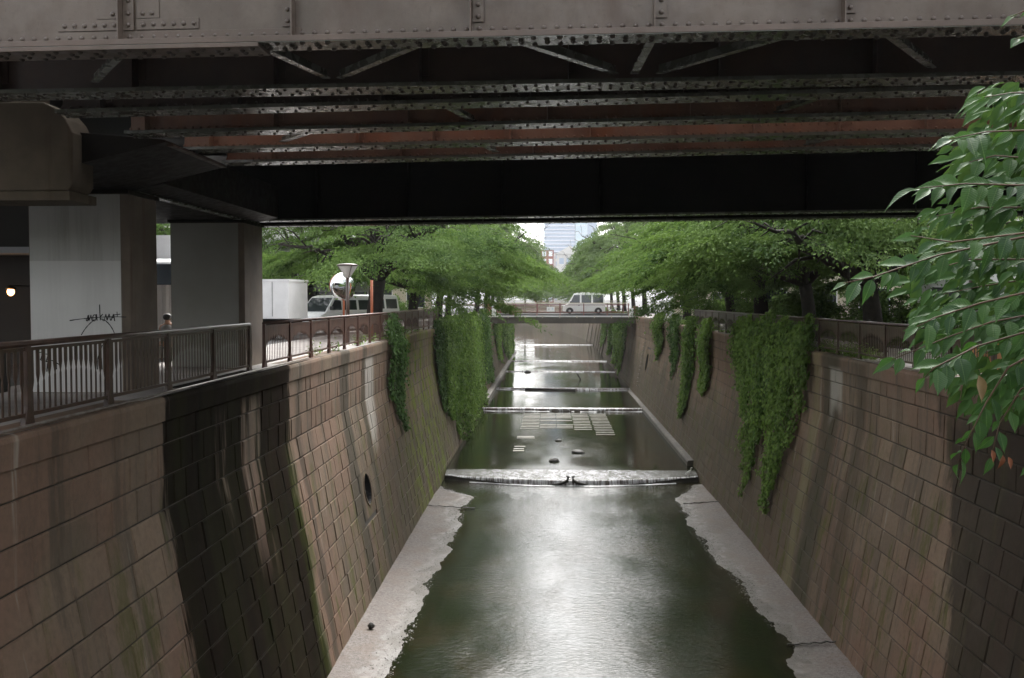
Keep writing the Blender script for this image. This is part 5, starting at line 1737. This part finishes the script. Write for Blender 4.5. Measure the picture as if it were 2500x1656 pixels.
# second row behind
put_tree(TF, 'bushy tree behind the right bank trees, before the cream block', 17.5, 48, ZR, R(120), 1.0, 'trees behind the banks')
put_tree(TG, 'bushy tree behind the right bank trees, farther along', 18, 72, ZR, R(60), 1.1, 'trees behind the banks')
put_tree(TF, 'bushy tree behind the right bank trees near the bridge', 18, 98, ZR, R(20), 1.1, 'trees behind the banks')
put_tree(TG, 'bushy tree behind the left bank trees near the bridge', -16, 100, 0, R(200), 1.1, 'trees behind the banks')
put_tree(TF, 'bushy tree behind the left bank trees beyond the bridge', -16, 130, 0, R(240), 1.1, 'trees behind the banks')
put_tree(TG, 'bushy tree behind the right bank beyond the bridge', 19, 140, ZR, R(10), 1.2, 'trees behind the banks')

def make_bush(seed, n=5200):
    g = np.random.default_rng(seed)
    dirs = unit(g.normal(size=(n, 3)))
    dirs[:, 2] = np.abs(dirs[:, 2])
    rad = 0.72 + 0.22 * np.sin(dirs[:, 0] * 5 + seed) * np.cos(dirs[:, 1] * 6) + 0.12 * np.sin(dirs[:, 2] * 9 + seed)
    rad = rad * (1 - 0.45 * g.random(n) ** 2.2)
    c = dirs * rad[:, None] * np.array([1.5, 2.0, 2.3])
    d = unit(dirs * .6 + g.normal(size=(n, 3)) * .6 + np.array([0, 0, -.3]))
    nn = unit(dirs * .5 + np.array([0, 0, .9]) + g.normal(size=(n, 3)) * .4)
    me = leaf_cloud('foliage', c, d, nn, .15 * g.uniform(.6, 1.3, n), .5, np.clip(.45 + .3 * np.sin(c[:, 1] * 2.2 + seed) + g.normal(size=n) * .15, 0, 1))
    me.materials.append(M['leaf'])
    st = MB()
    for k in range(5):
        a = k * 1.3
        st.tube([(0, 0, 0), (.25 * math.cos(a), .25 * math.sin(a), .7), (.6 * math.cos(a), .7 * math.sin(a), 1.5)], [.04, .03, .012], 6)
    sm_ = st.mesh('stems', True); sm_.materials.append(M['bark'])
    return me, sm_
BU = [make_bush(5), make_bush(9)]
for i_, (x_, y_, sc_, lab_) in enumerate(((13.6, 31.5, 1.0, 'leafy bush behind the foreground leaves and the right railing'), (13.2, 37.0, 1.15, 'leafy bush between the two thick trunks behind the right railing'), (13.4, 42.5, 1.0, 'leafy bush behind the ivy-draped part of the right railing'),
                                          (13.0, 48.5, 1.2, 'taller leafy bush left of the ivy-draped railing'), (13.4, 55.5, 1.1, 'leafy bush behind the narrow ivy strips'), (13.2, 63.0, 1.2, 'leafy bush beyond the narrow ivy strips'),
                                          (13.6, 72.0, 1.2, 'leafy bush on the right bank toward the road bridge'), (13.4, 82.0, 1.2, 'leafy bush on the right bank nearest the road bridge'), (-13.0, 70.0, 1.0, 'leafy bush behind the left trees, above the ivy curtain'), (-12.6, 80.0, 1.1, 'leafy bush behind the left trees near the road bridge'))):
    t = thing('bush', lab_, 'bush', (x_, y_, ZR if x_ > 0 else 0), i_ * 1.1, 'bushes behind the railings')
    t.scale = (sc_,) * 3
    link('foliage', BU[i_ % 2][0], None, t)
    link('stems', BU[i_ % 2][1], None, t)

def ivy(label, side, strands, leaf_s, mat, dens, seed, name='hanging_ivy', group='ivy hanging down the canal walls'):
    """strands: (y, z_top, z_bottom, width, bulge)"""
    g = np.random.default_rng(seed)
    xtop, ztop = (-6.6, 0.0) if side < 0 else (8.9, ZR)
    s = -side
    C, D, Nn, Sz, Rn = [], [], [], [], []
    for (y, z1, z0, w, bl) in strands:
        L = z1 - z0
        n = int(dens * L * w)
        t = g.uniform(0, 1, n)
        z = z1 - L * t
        prof = 0.45 + 0.55 * np.sin(np.clip(t * 1.15 + .12, 0, 1) * math.pi) 
        wz = w * (1.0 - 0.55 * t ** 3)
        yy = y + np.clip(g.normal(size=n), -1.6, 1.6) * wz * 0.36 + 0.12 * np.sin(z * 2.1 + y)
        dz = z - ztop
        xin = np.where(dz > KINK_Z, 0.0, BATTER * (KINK_Z - dz))
        off = 0.03 + np.abs(g.normal(size=n)) * bl * 0.5 * prof + bl * 0.5 * prof * np.clip(1 - ((yy - y) / (w * .6 + .01)) ** 2, 0, 1)
        off = np.where(z > ztop, off - 0.12, off)
        x = xtop + s * (xin + off)
        C.append(np.stack([x, yy, z], 1))
        D.append(unit(np.stack([s * g.uniform(.1, .7, n), g.normal(size=n) * .55, -np.ones(n)], 1)))
        Nn.append(unit(np.stack([s * np.ones(n), g.normal(size=n) * .65 - .15, g.normal(size=n) * .5 + 1.0], 1)))
        Sz.append(leaf_s * g.uniform(.65, 1.3, n))
        b0 = g.uniform(.0, .85)
        Rn.append(np.clip(b0 + g.normal(size=n) * .22, 0, 1))
    c = np.concatenate(C)
    base = Vector((xtop, float(c[:, 1].mean()), ztop))
    me = leaf_cloud(name, c - np.array(base), np.concatenate(D), np.concatenate(Nn), np.concatenate(Sz), 0.85, np.concatenate(Rn))
    me.materials.append(M[mat])
    o = link(name, me, None, None, base)
    return tag(o, label, 'ivy', group)
rr = random.Random(77)
def mass(y0, y1, zt, zb, step, w, bl, jit=0.8):
    out = []
    y = y0
    while y < y1:
        out.append((y, zt + rr.uniform(-.1, .25), zb(y) + rr.uniform(-jit, jit), w * rr.uniform(.7, 1.3), bl * rr.uniform(.6, 1.4)))
        y += step * rr.uniform(.7, 1.3)
    return out
ivy('narrow dark ivy strand hanging from the left railing before the wide ivy curtain', -1, [(40.4, .9, -2.4, .7, .3), (41.2, .8, -3.3, .8, .4), (42.0, .7, -3.9, .9, .4), (43.0, .5, -2.6, .7, .3), (41.6, 1.1, .0, 1.2, .25)], .13, 'ivy_dark', 330, 1)
zl = lambda y: float(np.interp(y, [57, 60, 64, 70, 80, 92, 102], [-4.4, -5.6, -6.6, -7.0, -6.8, -6.4, -6.2]))
ivy('wide bright ivy curtain covering the left wall before the road bridge', -1, mass(58.5, 88, .4, zl, .62, .62, .50, 1.1) + mass(58.5, 88, .5, lambda y: zl(y) * .55, .8, .6, .35, 1.2), .18, 'ivy', 150, 2)
ivy('dark near edge of ivy beside the wide bright curtain', -1, mass(56.6, 59.0, .3, lambda y: -4.6, .5, .8, .3, .8), .15, 'ivy_dark', 190, 3)
ivy('ivy column on the left wall right beside the road bridge', -1, mass(92.5, 100.5, .6, lambda y: -5.8, .8, 1.0, .5), .19, 'ivy_dark', 110, 4)
ivy('ivy strip on the left wall just behind the road bridge', -1, mass(116, 122, .2, lambda y: -5.2, .9, 1.2, .4), .24, 'ivy', 70, 5)
ivy('ivy curtain on the left wall farther behind the road bridge', -1, mass(131, 162, .2, lambda y: -5.8, 1.1, 1.5, .5), .28, 'ivy', 50, 6)
zr = lambda y: float(np.interp(y, [33.6, 35, 36.2, 37.6, 39.0, 40.2, 41.4, 43, 45, 47.6], [-0.9, -2.2, -5.2, -6.3, -3.2, -4.6, -6.2, -4.2, -2.6, -1.3]))
ivy('big two-tailed ivy curtain hanging over the railing on the right wall', 1, mass(33.8, 47.5, .5, zr, .42, .30, .46, .45) + mass(33.9, 46.8, .6, lambda y: zr(y) * .45, .7, .34, .34, 1.0) + mass(34.5, 46.5, .95, lambda y: -.4, 1.0, .7, .2, .4), .135, 'ivy', 330, 7)
for (ya, yb, zb_, lb) in ((54.6, 57.2, -3.9, 'ivy strip on the right wall just beyond the big two-tailed curtain'), (60.8, 63.4, -5.6, 'longest narrow ivy strip on the right wall'), (68.2, 70.8, -3.7, 'dark ivy strip on the right wall, before the shortest one'), (77.5, 81.5, -3.2, 'short ivy strip on the right wall nearest the road bridge')):
    ivy(lb, 1, mass(ya, yb, .5, lambda y: zb_ + abs(y - (ya + yb) / 2) * .8, .5, .8, .35, .4), .16, 'ivy' if 'dark' not in lb else 'ivy_dark', 170, int(ya))
for (ya, yb, zb_, lb) in ((113, 116, -6.2, 'ivy strip on the right wall just behind the road bridge'), (120, 127, -5.6, 'ivy strip on the right wall, second behind the bridge'), (133, 139, -5.2, 'ivy strip on the right wall, third behind the bridge'), (150, 158, -4.8, 'ivy strip on the right wall, farthest behind the bridge')):
    ivy(lb, 1, mass(ya, yb, .2, lambda y: zb_, .9, 1.2, .5, .8), .25, 'ivy', 70, int(ya))
# weeds along the copings
def weeds(label, side, y0, y1, n, seed):
    g = np.random.default_rng(seed)
    xb, zb = (-6.85, 0.0) if side < 0 else (9.2, ZR)
    k = n
    cl = g.uniform(y0, y1, max(3, n // 60))
    y = g.choice(cl, k) + g.normal(size=k) * .22
    c = np.stack([xb + g.normal(size=k) * .10, y, zb + np.abs(g.normal(size=k)) * .16], 1)
    d = unit(np.stack([g.normal(size=k), g.normal(size=k), g.uniform(.1, 1.2, k)], 1))
    nn = unit(np.stack([g.normal(size=k) * .4, g.normal(size=k) * .4, np.ones(k)], 1))
    me = leaf_cloud('weeds', c, d, nn, .10 * g.uniform(.6, 1.4, k), .5, g.uniform(0, 1, k))
    me.materials.append(M['ivy'])
    tag(link('weeds', me), label, 'weeds', kind='stuff')
weeds('small weeds along the left coping below the weathered railing', -1, 28, 52, 900, 1)
weeds('weeds along the right coping behind the arched railing', 1, 28, 36, 1500, 2)
weeds('undergrowth at the foot of the right bank trees', 1, 46, 80, 3000, 3)

# ------------------------------------------------------------------ foreground branch
def near_leaf_mesh(seed):
    rr_ = random.Random(seed)
    n = 7
    prof = [0.02, 0.30, 0.47, 0.50, 0.40, 0.24, 0.07]
    vs, fs = [], []
    cv = rr_.uniform(.02, .45); tw = rr_.uniform(-.5, .5); wk = rr_.uniform(.78, 1.12)
    for i in range(n):
        t = i / (n - 1)
        w = prof[i] * 0.54 * wk
        if i in (2, 4): w *= rr_.uniform(.94, 1.06)
        z = -cv * t * t
        a = tw * t
        for k, u in enumerate((-1, -.5, 0, .5, 1)):
            fold = 0.10 * abs(u) * (w / .23) + 0.012 * math.sin(i * 2.4 + k)
            y = u * w
            vs.append((t, y * math.cos(a), z + fold + y * math.sin(a)))
    for i in range(n - 1):
        for k in range(4):
            a = i * 5 + k
            fs.append((a, a + 1, a + 6, a + 5))
    b = len(vs)
    vs.append((1.13, 0, -cv * 1.3))
    fs += [((n - 1) * 5 + k, (n - 1) * 5 + k + 1, b) for k in range(4)]
    mb = MB(); mb.add(vs, fs)
    # petiole
    mb2 = MB(); 
    me = bpy.data.meshes.new('leaf')
    me.from_pydata(mb.v, [], mb.f)
    me.shade_smooth()
    me.materials.append(M['near_leaf'])
    me.update()
    return me
NL = [near_leaf_mesh(i) for i in range(14)]
ct = thing('cherry_tree', 'cherry tree branch with large glossy leaves reaching in close to the camera', 'tree', (10.4, 4.2, ZR))
def W(px, py, dd):
    """a point seen at (px, py) in the 2367-wide view at distance dd ahead"""
    cw = cam.matrix_world if False else Matrix.LocRotScale(Vector(cam.location), cam.rotation_euler.to_quaternion(), None)
    v = Vector(((px - 1183.5) / 2301, -(py - 784) / 2301, -1.0)) * dd
    return cw @ v
OC = Vector(ct.location)
TW = [  # distance, start pixel ... tip pixel, leaf count, leaf length m
    (3.5, [(2700, -60), (2480, -10), (2380, 20), (2335, 40)], 5, .095),
    (3.5, [(2600, 60), (2440, 70), (2370, 82), (2345, 92)], 4, .085),
    (3.6, [(2640, 250), (2460, 215), (2340, 215), (2275, 225)], 15, .10),
    (3.45, [(2660, 330), (2430, 300), (2280, 305), (2195, 322)], 18, .11),
    (3.8, [(2560, 400), (2420, 370), (2300, 360), (2240, 375)], 12, .10),
    (3.5, [(2640, 470), (2400, 430), (2230, 425), (2120, 436)], 22, .11),
    (3.9, [(2560, 520), (2400, 480), (2260, 480), (2165, 500)], 16, .105),
    (3.35, [(2640, 560), (2400, 535), (2200, 560), (2105, 545)], 10, .10),
    (3.4, [(2620, 585), (2380, 545), (2170, 590), (2020, 640), (1950, 655)], 26, .105),
    (3.9, [(2600, 640), (2400, 600), (2240, 600), (2100, 640)], 18, .105),
    (4.1, [(2600, 700), (2420, 640), (2280, 660), (2180, 680)], 16, .10),
    (3.3, [(2640, 690), (2420, 665), (2270, 700), (2160, 735), (2120, 755)], 20, .105),
    (3.7, [(2620, 740), (2420, 720), (2290, 745), (2190, 780), (2060, 832)], 20, .10),
    (3.35, [(2600, 790), (2400, 760), (2260, 800), (2160, 850), (2130, 880)], 18, .10),
    (3.6, [(2620, 850), (2420, 800), (2330, 850), (2280, 930), (2240, 1010), (2215, 1070)], 24, .09),
    (3.5, [(2620, 900), (2440, 860), (2360, 900), (2310, 980), (2290, 1060)], 14, .085),
    (3.3, [(2620, 1080), (2450, 1040), (2395, 1065), (2370, 1085)], 4, .085),
    (4.2, [(2560, 560), (2440, 520), (2340, 540), (2290, 560)], 12, .10),
    (4.2, [(2560, 760), (2440, 700), (2340, 690), (2300, 720)], 12, .10),
]
rl = random.Random(5)
def poly_at(pts, t):
    L = [0]
    for i in range(len(pts) - 1): L.append(L[-1] + (pts[i + 1] - pts[i]).length)
    s_ = t * L[-1]
    for i in range(len(pts) - 1):
        if s_ <= L[i + 1] or i == len(pts) - 2:
            u = (s_ - L[i]) / (L[i + 1] - L[i])
            return pts[i].lerp(pts[i + 1], u), (pts[i + 1] - pts[i]).normalized()
hub_pts = []
n_leaf = 0
for dd, px, n, ls in TW:
    pts = []
    for i, p in enumerate(px):
        w = W(p[0], p[1], dd + rl.uniform(-.06, .06))
        pts.append(w)
    m = MB()
    m.tube([p - OC for p in pts], [0.0055 - 0.004 * i / (len(pts) - 1) for i in range(len(pts))], 6)
    m.build('twig', M['twig'], ct, True)
    hub_pts.append(pts[0])
    t0 = 0.30
    for i in range(n):
        t = t0 + (1 - t0) * (i + .5) / n + rl.uniform(-.015, .015)
        t = min(max(t, 0), 1)
        p, tg = poly_at(pts, t)
        side_ = 1 if i % 2 else -1
        # lateral direction across the twig, mostly level; leaves droop and lie towards the light
        lat = tg.cross(Vector((0, -.55, .83))).normalized() * side_
        d = (tg * rl.uniform(.5, 1.0) + lat * rl.uniform(.35, 1.0) + Vector((0, 0, -rl.uniform(.1, .6))) + Vector((0, rl.uniform(-.3, .2), 0))).normalized()
        if i == n - 1: d = (tg + Vector((0, 0, -.15))).normalized()
        nrm = Vector((rl.uniform(-.45, .45), -rl.uniform(.25, .95), rl.uniform(.45, 1.0)))
        nrm = (nrm - d * nrm.dot(d)).normalized()
        y_ = nrm.cross(d)
        s_ = ls * rl.uniform(.52, .98)
        mt = Matrix(((d.x, y_.x, nrm.x, 0), (d.y, y_.y, nrm.y, 0), (d.z, y_.z, nrm.z, 0), (0, 0, 0, 1)))
        st = p + d * 0.012
        o = link('leaf', rl.choice(NL), None, ct)
        o.matrix_local = Matrix.Translation(st - OC) @ mt @ Matrix.Scale(s_, 4)
        n_leaf += 1
# the denser leaves behind, past the ones that are parts of their own
ms = MB(); sm = bpy.data.meshes.new('leaf_cluster')
vv, ff = [], []
for i in range(950):
    t_ = rl.random()
    py = 190 + 760 * t_
    edge = float(np.interp(py, [190, 330, 470, 600, 680, 760, 850, 950], [2270, 2205, 2150, 2080, 2060, 2120, 2150, 2260]))
    px_ = edge + (2470 - edge) * rl.random() ** .8
    p = W(px_, py, rl.uniform(3.7, 4.6))
    me = rl.choice(NL)
    d = Vector((-rl.uniform(.1, 1), rl.uniform(-.5, .4), -rl.uniform(0, .9))).normalized()
    nrm = Vector((rl.uniform(-.6, .6), -rl.uniform(.1, .9), rl.uniform(.3, 1.0))); nrm = (nrm - d * nrm.dot(d)).normalized()
    y_ = nrm.cross(d)
    mt = Matrix.Translation(p - OC) @ Matrix(((d.x, y_.x, nrm.x, 0), (d.y, y_.y, nrm.y, 0), (d.z, y_.z, nrm.z, 0), (0, 0, 0, 1))) @ Matrix.Scale(rl.uniform(.055, .095), 4)
    b0 = len(vv)
    vv += [tuple(mt @ v.co) for v in me.vertices]
    ff += [tuple(j + b0 for j in q.vertices) for q in me.polygons]
sm.from_pydata(vv, [], ff); sm.shade_smooth(); sm.update()
sm.materials.append(M['back_leaf'])
tag(link('leaf_cluster', sm, None, ct), kind='stuff')
# a brown leaf and two curled dead ones
def dead(px, py, dd, sz, mat, rot):
    me = near_leaf_mesh(rl.randrange(99)); me.materials.clear(); me.materials.append(M[mat])
    o = link('dead_leaf', me, None, ct)
    o.matrix_local = Matrix.Translation(W(px, py, dd) - OC) @ Matrix.Rotation(R(rot), 4, 'Y') @ Matrix.Rotation(R(75), 4, 'X') @ Matrix.Scale(sz, 4)
dead(2262, 868, 3.25, .085, 'brown_leaf', 80)
dead(2292, 1040, 3.35, .045, 'dead_leaf', 75)
dead(2318, 1052, 3.35, .05, 'dead_leaf', 95)
dead(2330, 1056, 3.36, .045, 'dead_leaf', 70)
# the limb that carries the twigs, back to its trunk on the right bank (outside the frame)
limb = [Vector((10.4, 4.2, 2.0)), Vector((8.2, 4.1, 2.75)), Vector((5.6, 3.9, 2.75)), Vector((3.6, 3.7, 2.2)), Vector((2.65, 3.6, 1.75))]
m = MB(); m.tube([p - OC for p in limb], [.12, .085, .055, .03, .014], 9); m.build('limb', M['bark'], ct, True)
m = MB(); m.tube([(0, 0, 0), (0, 0, .6), (-.05, 0, 1.4), (0, 0, 2.1), (.1, .1, 3.4), (.2, .1, 5.0)], [.3, .24, .21, .2, .15, .08], 12); m.build('trunk', M['bark'], ct, True)
for hp in hub_pts:
    q = min((poly_at(limb, t)[0] for t in (.55, .65, .75, .85, .95)), key=lambda v: (v - hp).length)
    m = MB(); mid = q.lerp(hp, .5) + Vector((0, 0, .08)); m.tube([q - OC, mid - OC, hp - OC], [.014, .010, .0065], 6); m.build('twig', M['twig'], ct, True)
print('leaves', n_leaf)

# ------------------------------------------------------------------ egret on the weir
EJ = [(0, 0, .20), (.0, -.07, .26), (.02, -.13, .33), (.01, -.12, .41), (.02, -.16, .46), (.03, -.23, .45), (0, .09, .16), (0, .17, .11), (.03, -.01, .12), (.03, .0, .0), (-.03, -.01, .12), (-.03, .0, .0)]
EE = [(0, 1), (1, 2), (2, 3), (3, 4), (4, 5), (0, 6), (6, 7), (0, 8), (8, 9), (0, 10), (10, 11)]
ER = [.075, .062, .030, .026, .034, .008, .05, .018, .018, .010, .018, .010]
eg = skin_body('egret', '', EJ, EE, ER, M['bird_white'], (7.35, 52.55, WATER + 0.27), R(55))
tag(eg, 'small white egret standing at the right end of the weir', 'egret')
b = MB(); b.tube([(.03, -.20, .455), (.03, -.30, .445)], [.010, .003], 6); b.build('beak', M['black'], eg)


# ------------------------------------------------------------------ thin summer haze over the whole scene
hk = bpy.data.materials.new('haze_air')
hk.use_nodes = True
hn = hk.node_tree.nodes
hn.remove(hn['Principled BSDF'])
pv = hn.new('ShaderNodeVolumePrincipled')
pv.inputs['Color'].default_value = (0.95, 0.97, 1.0, 1)
pv.inputs['Density'].default_value = 0.00018
pv.inputs['Anisotropy'].default_value = 0.2
hk.node_tree.links.new(pv.outputs[0], hn['Material Output'].inputs['Volume'])
b = MB(); b.box(-1600, 1600, -80, 2700, -12, 150)
hz = b.build('haze', hk)
tag(hz, kind='stuff')
